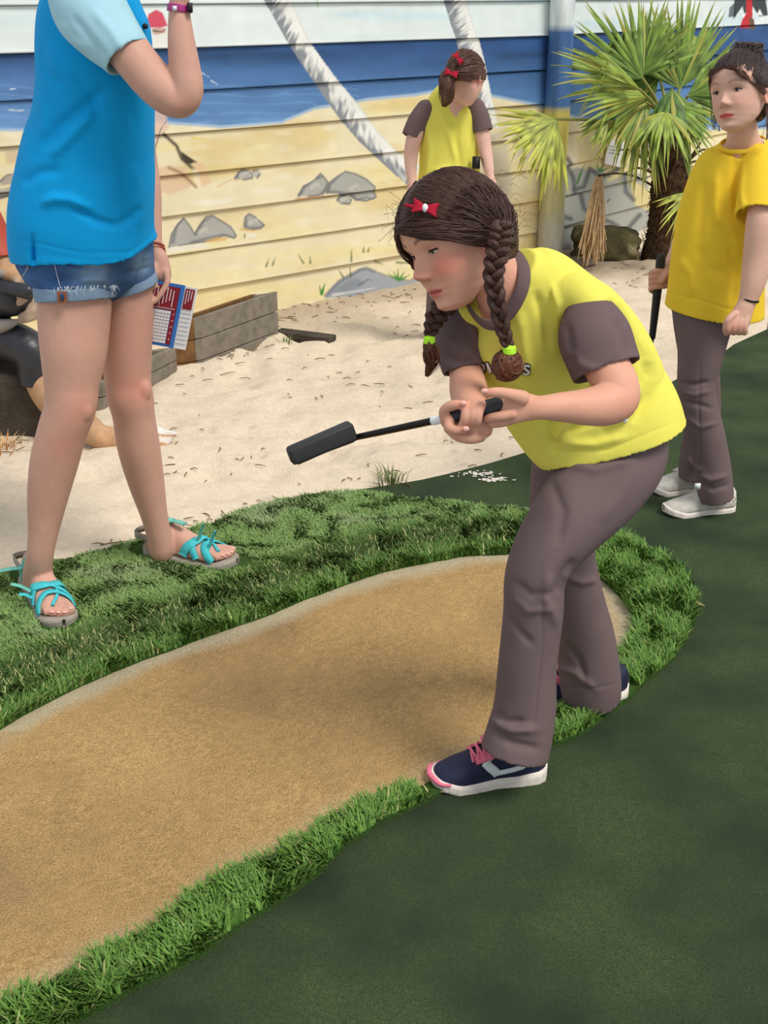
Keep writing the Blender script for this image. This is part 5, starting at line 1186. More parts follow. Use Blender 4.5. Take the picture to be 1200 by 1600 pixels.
folds(me, [([(60, 320), (85, 310), (110, 312), (150, 330)], 8, 6), ([(110, 322), (150, 345), (190, 355)], 7, -5), ([(60, 240), (90, 200), (140, 160), (175, 130)], 10, -5), ([(75, 250), (110, 215), (150, 170)], 9, 5), ([(60, 140), (70, 180), (66, 220)], 8, 3), ([(185, 60), (200, 140), (215, 220)], 7, -3), ([(165, 150), (175, 240), (180, 320)], 14, 4),
           ([(60, 60), (70, 110), (100, 140)], 8, -4), ([(110, 110), (140, 150), (160, 200)], 8, -4), ([(205, 250), (215, 300), (215, 360)], 9, 4), ([(18, 372), (60, 380), (130, 396), (200, 394), (240, 370)], 1.8, -.9), ([(228, 0), (238, 80), (236, 130)], 4, -2), ([(30, 290), (60, 270), (100, 265)], 9, -4), ([(180, 355), (205, 340), (222, 320)], 8, -4)])
polo = link('polo_shirt', me, M['polo'], woman)
bvp = wbvh(polo)
me = fuse([ptube([(120, -22, 2.76, 50, 60), (140, 15, 2.73, 58, 58), (165, 48, 2.705, 52, 52), (188, 74, 2.685, 44, 46), (200, 90, 2.675, 40, 42)], m=8, n=48, cap1='open', inner=.03)], .0034, 4)
folds(me, [([(110, 20), (140, 60), (165, 95)], 7, -3), ([(140, 10), (175, 50), (200, 90)], 8, 3), ([(163, 100), (200, 84), (228, 62)], 2, -1), ([(90, 30), (110, 60), (140, 80)], 6, 3)])
link('sleeve', me, M['pale'], woman)
r_ = surf_ribbon(bvp, [(222, -10), (229, 20), (233, 50), (236, 80)], 7, .002, .002)
if r_: link('button_placket', mesh(*r_), M['polo'], polo)
link('button', mesh(*ellipsoid(P(227, 41, 2.79), (.006, .006, .006))), M['dark'], polo)
# denim shorts
me = fuse([ptube([(122, 350, 2.88, 92, 92), (122, 385, 2.87, 98, 96), (120, 405, 2.86, 96, 94)], n=56),
           ptube([(112, 385, 2.84, 78, 70), (116, 430, 2.825, 66, 64), (118, 450, 2.82, 62.5, 61)], m=8, n=48, cap1='open', inner=.02),
           ptube([(180, 385, 2.94, 62, 62), (192, 420, 2.955, 50, 56), (197, 436, 2.96, 47, 53)], m=8, n=48, cap1='open', inner=.02)], .0034, 4)
folds(me, [([(120, 405), (150, 415), (176, 412)], 5, 4), ([(85, 402), (120, 413), (172, 424)], 5, -4), ([(175, 395), (178, 420), (172, 445)], 5, -6), ([(175, 410), (205, 408), (238, 398)], 5, 3), ([(190, 425), (215, 424), (238, 416)], 4, -3), ([(120, 440), (145, 436), (172, 438)], 5, 3)])
co = getco(me); px, py = proj(co); n1 = fbm(co[:, 0] * 20 + 9, co[:, 2] * 26, 31)[:, None]
fade = np.exp(-((px - 148) / 26) ** 2 - ((py - 425) / 30) ** 2)[:, None] + np.exp(-((px - 222) / 16) ** 2 - ((py - 410) / 24) ** 2)[:, None] * .9
col = CA(60, 94, 142) * (1 + n1 * .6); fade = np.clip(fade * 1.2, 0, 1); col = col * (1 - .7 * fade) + CA(146, 174, 202) * .7 * fade
shorts = link('shorts', me, M['denim'], woman); setcol(me, col)
for rows, nm in (([(117, 446, 2.822, 64.5, 63), (118, 458, 2.82, 64.5, 63), (119, 467, 2.818, 64, 62.5)], 'cuff'), ([(194, 431, 2.958, 48.5, 54.5), (198, 441, 2.961, 48.5, 54.5), (201, 450, 2.962, 48, 54)], 'cuff')):
    me = fuse([ptube(rows, m=6, n=48, cap0='flat', cap1='open', inner=.015)], .003, 2); co = getco(me); n1 = fbm(co[:, 0] * 30, co[:, 2] * 60, 33)[:, None]; setcol(me, CA(128, 150, 176) * (1 + n1 * .25)); link(nm, me, M['denim'], shorts)['label'] = 'pale frayed turned-up cuff'
bs = wbvh(shorts); th_ = []
for pxs in ([(82, 398), (87, 420), (92, 440), (95, 450)], [(43, 390), (43, 410), (44, 418)], [(44, 418), (38, 428), (35, 432)], [(80, 399), (84, 396), (70, 396)]):
    r_ = surf_ribbon(bs, pxs, 1.1, .001, .0008)
    if r_: th_.append(r_)
for t_ in th_: link('seam_stitching', mesh(*t_), M['thread'], shorts)
fr = []; rr = random.Random(5)
for i in range(64):
    x = rr.uniform(54, 180) if i < 48 else rr.uniform(176, 184); dpt = math.sqrt(max(0, 1 - ((x - 118) / 66) ** 2)); Yq = 2.82 - .093 * dpt - .004; y = 448 + (x - 118) * -.03 + rr.uniform(-2, 2); L = rr.choice([4, 5, 6, 8, 14]); a = P(x, y, Yq)
    fr.append(wtube([a, P(x + rr.uniform(-2, 2), y + L * .5, Yq - .004), P(x + rr.uniform(-4, 4), y + L, Yq - .002)], [.0006, .0006, .0004], n=4, m=2))
link('frayed_threads', mesh(*merge(fr)), M['thread'], shorts)['kind'] = 'stuff'
tb = box(P(97, 464, 2.72), (.020, .006, .024)); o = link('cuff_tab', mesh(*tb, smooth=False), M['leather'], shorts); o['label'] = 'brown leather tab on the cuff'
link('rivet', mesh(*ellipsoid(P(97, 464, 2.715), (.0045, .004, .009))), M['gloss'], o)
# wrist things
v, f = ptube([(280, 18, 2.668, 19.5, 18.5), (280.5, 8, 2.669, 18.5, 17.5)], m=4, n=32, cap0='flat', cap1='flat'); wb = link('wristband', mesh(v, f), M['magenta'], woman); wb['label'] = 'magenta fitness wristband'
link('clasp', mesh(*box(P(273, 13, 2.64), (.008, .006, .009))), M['silver'], wb)
link('clasp', mesh(*box(P(297, 12, 2.655), (.008, .02, .018))), M['dark'], wb)
pr = []
for k in range(3):
    for j in range(22):
        a = j / 22 * 6.283; c = P(241.5 + k * 1.0, 384 + k * 5.5, 3.013); pr.append(ellipsoid(c + CR * math.cos(a) * .0215 - CF * math.sin(a) * .0215 + CU * .003 * math.sin(a + k), (.0034,) * 3, nu=8, nv=6))
link('bead_bracelet', mesh(*merge(pr)), M['copper'], woman)['label'] = 'copper bead bracelet wound three times'
# sandals
def sandal(f, side, label):
    ls = 60; th = lambda l: np.interp(l, [0, .3, .5, 1], [.028, .026, .024, .020])
    f2 = Foot(f.h - f.d * .008, f.t + f.d * .010, f.W + .012, f.hs, ([0, .02, .06, .12, .3, .5, .75, .9, .96, .99, 1], [.05, .4, .65, .80, .78, .84, 1.0, .82, .55, .3, .04]))
    o = link('sandal', mesh(*sole_mesh(f2, th, .002, 60)), M['sandal'], woman); o['label'] = label
    A = (lambda a: a) if side > 0 else (lambda a: 180 - a)
    for path, w, mt in (([(.18, A(4)), (.24, A(45)), (.27, 90), (.24, A(135)), (.18, A(176))], .026, 'aqua_dark'), ([(.10, A(8)), (.22, A(40)), (.28, A(75)), (.30, 90), (.28, A(120)), (.27, A(150))], .016, 'aqua_dark'),
                         ([(.50, A(4)), (.56, A(40)), (.62, A(80)), (.60, A(130)), (.52, A(176))], .025, 'aqua'), ([(.66, A(4)), (.60, A(40)), (.60, A(80)), (.68, A(120)), (.74, A(174))], .019, 'aqua'),
                         ([(.84, A(4)), (.76, A(45)), (.70, A(85)), (.76, A(130)), (.86, A(174))], .021, 'aqua'), ([(.64, A(110)), (.74, A(100)), (.86, A(80))], .008, 'aqua')):
        link('strap', mesh(*f.strap(path, w, .003, .003)), M[mt], o)
    c = f.c(.02); pts = [f.S(.12, A(20), .003)] + [f.c(.10 - .12 * math.cos(a * .5)) * 1.0 + f.s * f.W * .40 * math.cos(a) * (1 if side > 0 else -1) + np.array([0, 0, .07]) - f.d * .022 * math.sin(a) for a in np.linspace(0, math.pi, 9)] + [f.S(.12, A(160), .003)]
    cc_ = sum(pts) / len(pts); link('heel_strap', mesh(*ribbon(catmull(np.array(pts), 4), [unit((p - cc_) * np.array([1, 1, 0])) for p in catmull(np.array(pts), 4)], .018, .003)), M['sandal'], o)
    return o
sR = sandal(fR, 1, 'aqua strapped sandal on the near foot'); sL = sandal(fL, 1, 'aqua strapped sandal on the forward foot')
def tab(a, b, w, mt, o): 
    m_ = (a + b) / 2 + np.array([0, 0, .004]); link('strap_end', mesh(*ribbon(catmull(np.array([a, m_, b]), 4), [unit(np.cross(b - a, np.cross([0, 0, 1], b - a)))] * 9, w, .0025)), M[mt], o)
q_ = fR.S(.26, 30, .006); tab(q_, q_ + np.array([-.078, -.01, -.012]), .018, 'aqua_dark', sR); q_ = fR.S(.56, 25, .006); tab(q_, q_ + np.array([-.045, -.005, .022]), .015, 'aqua_dark', sR); q_ = fR.S(.64, 22, .006); tab(q_, q_ + np.array([-.03, -.005, .012]), .014, 'aqua', sR)
q_ = fL.S(.64, 75, .004); tab(q_, q_ + np.array([.018, -.01, .055]), .014, 'aqua_dark', sL); q_ = fL.S(.77, 70, .004); tab(q_, q_ + np.array([.02, -.01, .055]), .014, 'aqua', sL); q_ = fL.S(.28, 80, .004); tab(q_, q_ + np.array([.05, -.02, .0]), .018, 'aqua_dark', sL)
for f, s_ in ((fR, -1), (fL, -1)):
    for off, l1 in ((.62, .955), (.22, .965), (-.10, .945), (-.40, .915)): link('toenail', mesh(*ellipsoid(f.c(l1 - .005) + f.s * off * f.W / 2 * .95 * s_ + np.array([0, 0, f.z0 + (.020 if off > .5 else .0155)]), (.0052, .0052, .0022))), M['nail'], woman)
# score card
card = thing('scorecard', 'maroon, blue and white folded scorecard held low in the lowered hand of the woman', 'scorecard', P(270, 500, 2.97))
def quad_pt(u, v, Y=2.965, off=0): 
    a, b, c, d = (np.array(q, float) for q in ((224, 436), (309, 451), (290, 547), (206, 533))); p = a * (1 - u) * (1 - v) + b * u * (1 - v) + c * u * v + d * (1 - u) * v
    return P(p[0], p[1], Y + .02 * (1 - u) - off)
def patch(u0, u1, v0, v1, nm, mt, off):
    V = [quad_pt(u, v, off=o_) for o_ in (off, off - .001) for u, v in ((u0, v0), (u1, v0), (u1, v1), (u0, v1))]
    return link(nm, mesh(np.array(V), [(0, 1, 2, 3), (7, 6, 5, 4), (0, 4, 5, 1), (1, 5, 6, 2), (2, 6, 7, 3), (3, 7, 4, 0)], False), M[mt], card)
patch(0, .76, -.015, 1.0, 'cover', 'blueprint', .003); patch(.74, 1.0, 0, 1.0, 'inner_sheet', 'paper', .002)
patch(.70, .77, -.015, 1.01, 'blue_border', 'blueprint', .005); patch(.05, .69, .04, .42, 'maroon_panel', 'maroon', .0045); patch(.05, .60, .43, .95, 'score_grid', 'paper', .0045); patch(.61, .69, .42, .96, 'maroon_strip', 'maroon', .0045); patch(.79, .96, .03, .36, 'maroon_panel', 'maroon', .004)
for i in range(9): patch(.12 + i * .058, .135 + i * .058, .06 + .02 * (i % 3), .36 - .03 * (i % 4), 'text_line', 'paper', .0056)
for i in range(16): patch(.08 + i * .037, .10 + i * .037, .385, .40, 'text_line', 'paper', .0056)
for i in range(3): patch(.82 + i * .045, .832 + i * .045, .05, .28 - .04 * i, 'text_line', 'paper', .0056)
for i in range(9): patch(.05, .60, .475 + i * .052, .479 + i * .052, 'grid_line', 'ink', .0056)
for i in range(9): patch(.10 + i * .056, .103 + i * .056, .43, .95, 'grid_line', 'ink', .0056)
for i in range(5): patch(.645, .665, .47 + i * .1, .485 + i * .1, 'text_line', 'paper', .0056)
for i in range(8): patch(.79, .97, .42 + i * .07, .424 + i * .07, 'grid_line', 'ink', .0035)

# ================================================================ THE GIRL AT THE RIGHT IN A GOLD SHIRT
g3 = thing('person', 'girl in plain golden yellow T-shirt standing at the right behind the bending girl', 'person', (G(1090, 806) + G(1055, 770)) / 2)
g3['label'] = 'girl in plain golden yellow T-shirt standing at the right behind the bending girl'
H3 = Head((0, 0, 0), cam_dir(-.70, -.12, .70), cam_dir(-.06, 1, .16), .190)
H3.O = P(1127, 160, 3.22) - (H3.W((0, .455, -.155)) - H3.O)
def body3():
    pr = [head_surface(H3, .85, .96)] + ears(H3)
    pr.append(ptube([(1164, 245, 3.36, 40, 32), (1161, 222, 3.345, 27, 26), (1160, 200, 3.33, 23, 25), (1160, 165, 3.32, 22, 24)]))
    pr.append(ptube([(1120, 470, 3.36, 56, 40), (1140, 330, 3.36, 52, 40), (1158, 250, 3.36, 44, 36)]))
    pr.append(ptube([(1178, 262, 3.30, 14, 14), (1190, 310, 3.23, 20, 20), (1190, 345, 3.19, 24, 24), (1184, 400, 3.17, 23, 22), (1177, 440, 3.15, 19.5, 18), (1168, 470, 3.14, 14.5, 12.5), (1163, 482, 3.135, 14.5, 12.5), (1155, 500, 3.13, 17.5, 13), (1151, 510, 3.13, 16, 12)], m=6))
    for k, x in enumerate((1137, 1146, 1155, 1163)): pr.append(ptube([(x + 3, 497, 3.118, 6, 6), (x, 510, 3.108, 5.8, 6), (x, 519, 3.113, 5.2, 5.4), (x + 2, 518, 3.128, 4.8, 5)], m=4))
    pr.append(ptube([(1148, 490, 3.118, 6, 6), (1138, 500, 3.108, 5.6, 5.6), (1134, 512, 3.11, 5.2, 5.2), (1135, 521, 3.118, 4.6, 4.6)], m=4))
    pr.append(ptube([(1125, 250, 3.47, 24, 24), (1098, 310, 3.54, 23, 23), (1078, 360, 3.56, 21, 21), (1062, 395, 3.53, 17, 17), (1048, 416, 3.50, 12.5, 12), (1038, 428, 3.485, 14, 12), (1032, 434, 3.475, 12, 11)], m=6))
    for k, y in enumerate((424, 432, 440, 448)): pr.append(ptube([(1040, y - 2, 3.47, 5.2, 5.4), (1024, y, 3.462, 4.8, 5), (1017, y + 3, 3.475, 4.5, 4.6), (1020, y + 7, 3.492, 4.4, 4.4), (1030, y + 8, 3.495, 4, 4)], m=4))
    pr.append(ptube([(1044, 420, 3.465, 5.4, 5.4), (1040, 430, 3.452, 5, 5), (1033, 440, 3.452, 4.6, 4.6)], m=4))
    me = fuse(pr, .0028, 2, .5)
    ex = eyes(H3, g3, -.12, .34); base = skin_cols(SK2, [(1150, 515, 20, .4), (1020, 440, 20, .35)])
    def cf(co):
        c = base(co); p = H3.L(co); k = (p[:, 2] > -.56) & (np.abs(p[:, 0]) < .5) & (p[:, 1] > -.2) & (co[:, 2] > .9); f = face_paint(H3, co, SK2, CA(204, 74, 84), CA(214, 140, 126), CA(128, 92, 74), .8, .35); c[k] = f[k]; return c
    return join_skin(me, ex, cf)
link('body', body3(), M['skin'], g3)
me = fuse([ptube([(1116, 480, 3.36, 76, 62), (1118, 455, 3.36, 74, 61), (1122, 400, 3.36, 72, 58), (1130, 340, 3.36, 70, 54), (1142, 290, 3.36, 66, 50), (1154, 258, 3.36, 60, 46), (1160, 240, 3.36, 50, 39), (1162, 226, 3.355, 36, 31)], m=8, n=56, ex=2.3, cap0='open', cap1='open', inner=.02),
           ptube([(1180, 252, 3.33, 28, 32), (1191, 275, 3.28, 35, 36), (1191, 305, 3.235, 38, 37), (1187, 338, 3.20, 38, 37)], m=8, n=40, cap1='open', inner=.03),
           ptube([(1130, 248, 3.42, 24, 26), (1110, 280, 3.47, 28, 28), (1098, 312, 3.52, 29, 29)], m=6, n=36, cap1='open', inner=.03)], .0036, 3)
co = getco(me); px, py = proj(co); dy = np.clip((py - 380) / 100, 0, 1) * np.clip((px - 1060) / 80, -1, 1.0) * 12; co = co - np.outer(dy * .0018, CU); me.vertices.foreach_set('co', co.astype(np.float32).ravel()); me.update()
folds(me, [([(1150, 230), (1148, 290), (1152, 330)], 6, -5), ([(1160, 250), (1158, 300), (1165, 350)], 5, 4), ([(1120, 260), (1118, 320), (1124, 360)], 7, 4), ([(1100, 270), (1098, 330), (1090, 400)], 8, -4), ([(1085, 380), (1110, 420), (1140, 430)], 9, -4), ([(1120, 330), (1150, 370), (1160, 420)], 8, 4), ([(1136, 380), (1150, 430), (1142, 480)], 7, -4),
           ([(1044, 458), (1090, 468), (1140, 484), (1188, 470)], 1.8, -1.0), ([(1152, 318), (1185, 330), (1222, 322)], 1.8, -1.0), ([(1060, 400), (1080, 430), (1085, 465)], 8, 4), ([(1158, 240), (1150, 300), (1146, 340)], 3, -4)])
s3 = link('shirt', me, M['gold'], g3)
def neck_loop(ctr, a, b, ra, rb, nrm, mat, parent, w=.008, th=.003):
    V = []; n = 10; ts = np.linspace(0, 2 * math.pi, 64, endpoint=False)
    for t in ts:
        c = ctr + a * ra * math.cos(t) + b * rb * math.sin(t); o = unit(c - ctr); d = unit(np.array(nrm) * .8 - o * .6); q = np.cross(unit(-a * ra * math.sin(t) + b * rb * math.cos(t)), d)
        V += [c + d * w * math.cos(k * 2 * math.pi / n) + q * th * math.sin(k * 2 * math.pi / n) for k in range(n)]
    m = len(ts); return link('collar', mesh(np.array(V), [(i * n + j, i * n + (j + 1) % n, ((i + 1) % m) * n + (j + 1) % n, ((i + 1) % m) * n + j) for i in range(m) for j in range(n)]), mat, parent)
neck_loop(P(1161, 224, 3.345), unit(np.array([.86, -.4, .06])), unit(np.array([.40, .86, .30])), .060, .052, unit([.0, -.25, 1]), M['gold'], s3, .006, .002)
me = fuse([ptube([(1104, 455, 3.36, 60, 48), (1102, 485, 3.35, 52, 46), (1099, 520, 3.335, 41, 42), (1094, 560, 3.32, 35, 36), (1088, 598, 3.31, 29.5, 31), (1092, 635, 3.31, 29, 30), (1103, 680, 3.31, 29, 29), (1112, 725, 3.31, 28.5, 29), (1117, 760, 3.31, 28, 31), (1119, 778, 3.31, 27, 31)], m=8, n=44, cap1='open', inner=.02),
           ptube([(1098, 455, 3.42, 52, 42), (1088, 500, 3.44, 36, 38), (1092, 560, 3.455, 30, 32), (1098, 605, 3.46, 27, 28), (1098, 660, 3.47, 27, 27), (1090, 710, 3.47, 27, 28), (1084, 745, 3.47, 25, 28)], m=8, n=44, cap1='open', inner=.02)], .0036, 4)
folds(me, [([(1062, 598), (1085, 602), (1112, 596)], 4, -4), ([(1062, 612), (1085, 617), (1112, 610)], 4, 3), ([(1064, 628), (1090, 632), (1116, 640)], 4, -3), ([(1070, 650), (1095, 668), (1122, 660)], 4, 3), ([(1094, 560), (1092, 640), (1096, 760)], 2, -2), ([(1090, 740), (1110, 750), (1140, 742)], 5, 4), ([(1092, 755), (1115, 765), (1143, 756)], 4, -3), ([(1072, 715), (1088, 730), (1100, 738)], 5, 4)])
tr3 = link('trousers', me, M['trouser'], g3)
o = link('hem_label', mesh(*box(P(1090, 760, 3.245), (.016, .003, .018))), M['silver'], tr3)
sneaker(g3, G(1146, 796), G(1036, 806), 'white quilted canvas shoe, near foot', True, .084); sneaker(g3, G(1098, 766), G(1016, 772), 'white quilted canvas shoe, far foot', True, .084)
v, f = ptube([(1171, 467, 3.14, 15.6, 13.6), (1170.4, 469, 3.14, 15.6, 13.6)], m=2, n=24, cap0='flat', cap1='flat'); link('wrist_cord', mesh(v, f), M['dark'], g3)
line3 = lambda y: np.interp(y, [-.5, -.25, -.16, -.05, .1, .2, .32, .42], [-.40, -.34, -.06, .02, .05, .12, .22, .28])
hair3 = link('hair', mesh(*merge([hair_cap(H3, line3, .99, .02)])), M['hair_dk'], g3)
bun = np.array([.05, -.30, .46]); st = []
for sg, sd in ((-1, 11), (1, 12)):
    st += strands(H3, [(0, .42, .27), (sg * .12, .41, .24), (sg * .24, .33, .17), (sg * .32, .20, .10), (sg * .36, .10, .03), (sg * .37, .0, .03), (sg * .37, -.12, .0), (sg * .33, -.22, -.16), (sg * .25, -.35, -.30), (0, -.45, -.34)], bun, 800, .0008, .05, .05, sd, .99)
link('combed_strands', mesh(*merge(st)), M['hair_dk'], hair3)['kind'] = 'stuff'
bc = H3.W(bun * 1.12); link('hair_bun', mesh(*merge([ellipsoid(bc, (.036, .036, .030))] + [wtube([bc + (np.array([math.cos(a + q) * math.cos(tl), math.sin(a + q) * math.cos(tl), math.sin(tl + q * .5)])) * .035 for q in np.linspace(0, 2.4, 9)], .0024, n=5, m=1) for a, tl in [(random.uniform(0, 6.3), random.gauss(0, .7)) for _ in range(70)]])), M['hair_dk'], hair3)
st = []
rr = np.random.default_rng(2)
for sg, n_ in ((1, 60), (-1, 90)):
    for i in range(n_):
        a = np.array([sg * rr.uniform(.0, .2), .40, .32 - rr.random() * .05]); b = np.array([sg * (.375 + rr.normal(0, .006)), -.0 + rr.normal(0, .02), -.03 + rr.normal(0, .02)]); mid = np.array([sg * .22, .375 + rr.normal(0, .01), .20 + rr.normal(0, .03)])
        st.append(wtube(H3.W(catmull(np.array([a, mid, b]), 4)), .00045, n=4, m=1))
for i in range(60):   # wisps hanging behind the far cheek and nape
    a = np.array([rr.choice([-.33, -.30, .28]), .10 - rr.random() * .3, -.05 - .1 * rr.random()]); 
    a = np.array([.34, .05 + rr.normal(0, .05), .05]) if i % 2 else np.array([-.30, -.20 + rr.normal(0, .05), -.15])
    st.append(wtube(H3.W(np.array([a, a + [0, -.02, -.22], a + [rr.normal(0, .03), -.04, -.36 - rr.random() * .12]])), .0005, n=4, m=3))
link('loose_wisps', mesh(*merge(st)), M['hair_mid'], hair3)['kind'] = 'stuff'
put3 = thing('putter', 'black putter held upright beside her leg by the girl in the golden shirt', 'putter', G(1012, 640))
a_, b_ = P(1033, 402, 3.468), P(1019, 527, 3.50); dd = unit(b_ - a_); v, f = wtube([a_, a_ + dd * .02, a_ + dd * .12, b_], [.0125, .0135, .012, .0095], n=16, m=4); link('grip', mesh(v, f), M['rubber'], put3)
tip = b_ + dd * ((b_[2] - .03) / -dd[2]); v, f = wtube([b_ - dd * .01, tip], [.0058, .005], n=12, m=3); link('shaft', mesh(v, f), M['shaft'], put3)
bm = bmesh.new(); bmesh.ops.create_cube(bm, size=1); bmesh.ops.scale(bm, vec=(.11, .03, .032), verts=bm.verts); bmesh.ops.bevel(bm, geom=list(bm.edges), offset=.006, segments=3, affect='EDGES'); bmesh.ops.translate(bm, vec=tuple(float(c) for c in tip + np.array([-.03, 0, -.008])), verts=bm.verts)
me = bpy.data.meshes.new('h'); bm.to_mesh(me); bm.free(); link('putter_head', me, M['rubber'], put3)

# ================================================================ THE GIRL SEEN FROM BEHIND, BY THE FENCE
g4 = thing('person', 'girl seen from behind with a ponytail and red clips near the painted fence', 'person', G(703, 532))
H4 = Head(P(729, 122, 5.14), cam_dir(.50, -.28, -.82), cam_dir(.20, .95, -.2), .188)
def body4():
    pr = [head_surface(H4)] + ears(H4)
    pr.append(ptube([(706, 180, 5.22, 22, 20), (714, 158, 5.20, 15, 16), (722, 140, 5.18, 15, 16)])); pr.append(ptube([(703, 300, 5.24, 34, 24), (702, 200, 5.24, 36, 24)]))
    pr.append(ptube([(664, 180, 5.22, 13, 13), (650, 208, 5.20, 12.5, 12.5), (643, 235, 5.19, 11.5, 11.5), (642, 262, 5.17, 9.5, 9.5), (644, 285, 5.15, 7, 7), (645, 298, 5.14, 8.5, 6), (646, 306, 5.14, 7, 5)], m=5))
    for k in range(4): pr.append(ptube([(641 + k * 3.2, 304, 5.13, 2.6, 2.6), (642 + k * 3, 314, 5.12, 2.4, 2.4), (644 + k * 2.5, 321, 5.115, 2.2, 2.2)], m=3))
    pr.append(ptube([(651, 298, 5.13, 2.8, 2.8), (654, 308, 5.12, 2.4, 2.4)], m=3))
    pr.append(ptube([(745, 178, 5.22, 13, 13), (751, 200, 5.21, 12, 12), (757, 228, 5.19, 11, 11), (762, 255, 5.16, 9, 9), (766, 275, 5.14, 7, 7), (767, 286, 5.13, 8.5, 6), (767, 294, 5.13, 7, 5)], m=5))
    for k in range(4): pr.append(ptube([(762 + k * 3.2, 292, 5.12, 2.6, 2.6), (763 + k * 3, 302, 5.11, 2.4, 2.4), (763 + k * 2.5, 309, 5.105, 2.2, 2.2)], m=3))
    pr.append(ptube([(760, 288, 5.12, 2.8, 2.8), (757, 298, 5.11, 2.4, 2.4)], m=3))
    me = fuse(pr, .0032, 2)
    b = skin_cols(CA(224, 180, 164), [(745, 126, 9, .7)]); return join_skin(me, [], b)
link('body', body4(), M['skin'], g4)
eyes(H4, g4, -.3, .6)
me = fuse([ptube([(700, 320, 5.24, 50, 36), (702, 290, 5.24, 49, 35), (702, 250, 5.24, 47, 33), (702, 210, 5.24, 46, 31), (703, 180, 5.24, 43, 29), (706, 158, 5.235, 35, 25), (712, 143, 5.22, 25, 22)], m=7, n=48, ex=2.4, cap0='open', cap1='flat', inner=.02)], .004, 3)
folds(me, [([(690, 175), (705, 220), (715, 260)], 5, 6), ([(715, 170), (712, 220), (722, 280)], 6, -6), ([(665, 180), (672, 230), (665, 290)], 5, 5), ([(735, 180), (738, 230), (735, 280)], 5, -5), ([(670, 270), (700, 265), (730, 275)], 6, 5)])
s4 = link('shirt', me, M['yellow'], g4)
for rows in ([(668, 172, 5.235, 18, 20), (655, 190, 5.22, 18, 18), (643, 215, 5.205, 16.5, 17)], [(740, 168, 5.235, 17, 20), (748, 184, 5.22, 17, 18), (754, 206, 5.205, 16.5, 17)]):
    link('sleeve', fuse([ptube(rows, m=6, n=36, cap1='open', inner=.03)], .004, 2), M['brown'], g4)
link('trousers', fuse([ptube([(702, 305, 5.25, 44, 30), (702, 340, 5.25, 46, 32), (690, 380, 5.25, 26, 27), (687, 440, 5.26, 20, 22), (683, 490, 5.26, 18, 20), (681, 526, 5.26, 18, 20)], m=6, n=36, cap1='open'), ptube([(705, 340, 5.26, 40, 30), (720, 385, 5.27, 25, 26), (722, 440, 5.28, 20, 22), (725, 490, 5.29, 18, 20), (727, 522, 5.30, 18, 20)], m=6, n=36, cap1='open')], .005, 3), M['trouser'], g4)
sneaker(g4, G(681, 528), G(678, 512), 'plain dark shoe hidden under the hem', True, .08, False).data.materials[0] = M['dark']; sneaker(g4, G(727, 524), G(732, 508), 'plain dark shoe hidden under the hem', True, .08, False).data.materials[0] = M['dark']
line4 = lambda y: np.interp(y, [-.5, -.25, -.10, .0, .1, .2, .4], [-.36, -.32, -.10, .05, .08, .14, .24])
hair4 = link('hair', mesh(*merge([hair_cap(H4, line4, 1.0, .02)])), M['hair_mid'], g4)
tp = H4.L(P(709, 113, 5.06)); tp = tp / np.linalg.norm((tp - HCN) / HAX) * 1.02; st = strands(H4, [(0, .3, .45), (0, .1, .53), (0, -.15, .5)], tp, 300, .0012, .03, .03, 23, 1.0) + strands(H4, [(0, .42, .3), (-.2, .36, .2), (-.34, .14, .05), (-.37, -.02, 0)], tp, 450, .0012, .03, .03, 21, 1.0) + strands(H4, [(0, .42, .3), (.2, .36, .2), (.34, .14, .05), (.37, -.1, .04), (.33, -.25, -.15), (.25, -.35, -.25), (0, -.44, -.28), (-.2, -.4, -.2), (-.35, -.2, -.05)], tp, 550, .0012, .03, .03, 22, 1.0)
link('combed_strands', mesh(*merge(st)), M['hair_mid'], hair4)['kind'] = 'stuff'
pt = [P(705, 113, 5.06), P(699, 122, 5.03), P(698, 136, 5.03), P(698, 150, 5.05), P(694, 165, 5.08)]
link('ponytail', mesh(*merge([wtube(pt, [.012, .026, .032, .024, .004], n=20, m=6)] + lock(pt, [.014, .026, .032, .024, .006], 260, 5, .2, .0015))), M['hair_mid'], hair4)
neck_loop(P(711, 151, 5.20), CR, unit(np.array([0, .9, -.25])), .055, .05, unit([0, .1, 1]), M['brown'], g4, .008, .003)
bow(P(705, 115, 5.01), cam_dir(.95, -.3, 0), cam_dir(.3, .95, 0), .026, hair4, False); bow(P(716, 92, 5.06), cam_dir(.6, -.8, 0), cam_dir(.8, .6, 0), .024, hair4, False)
link('belt_pouch', mesh(*box(P(744, 254, 5.15), (.03, .03, .045))), M['dark'], g4)

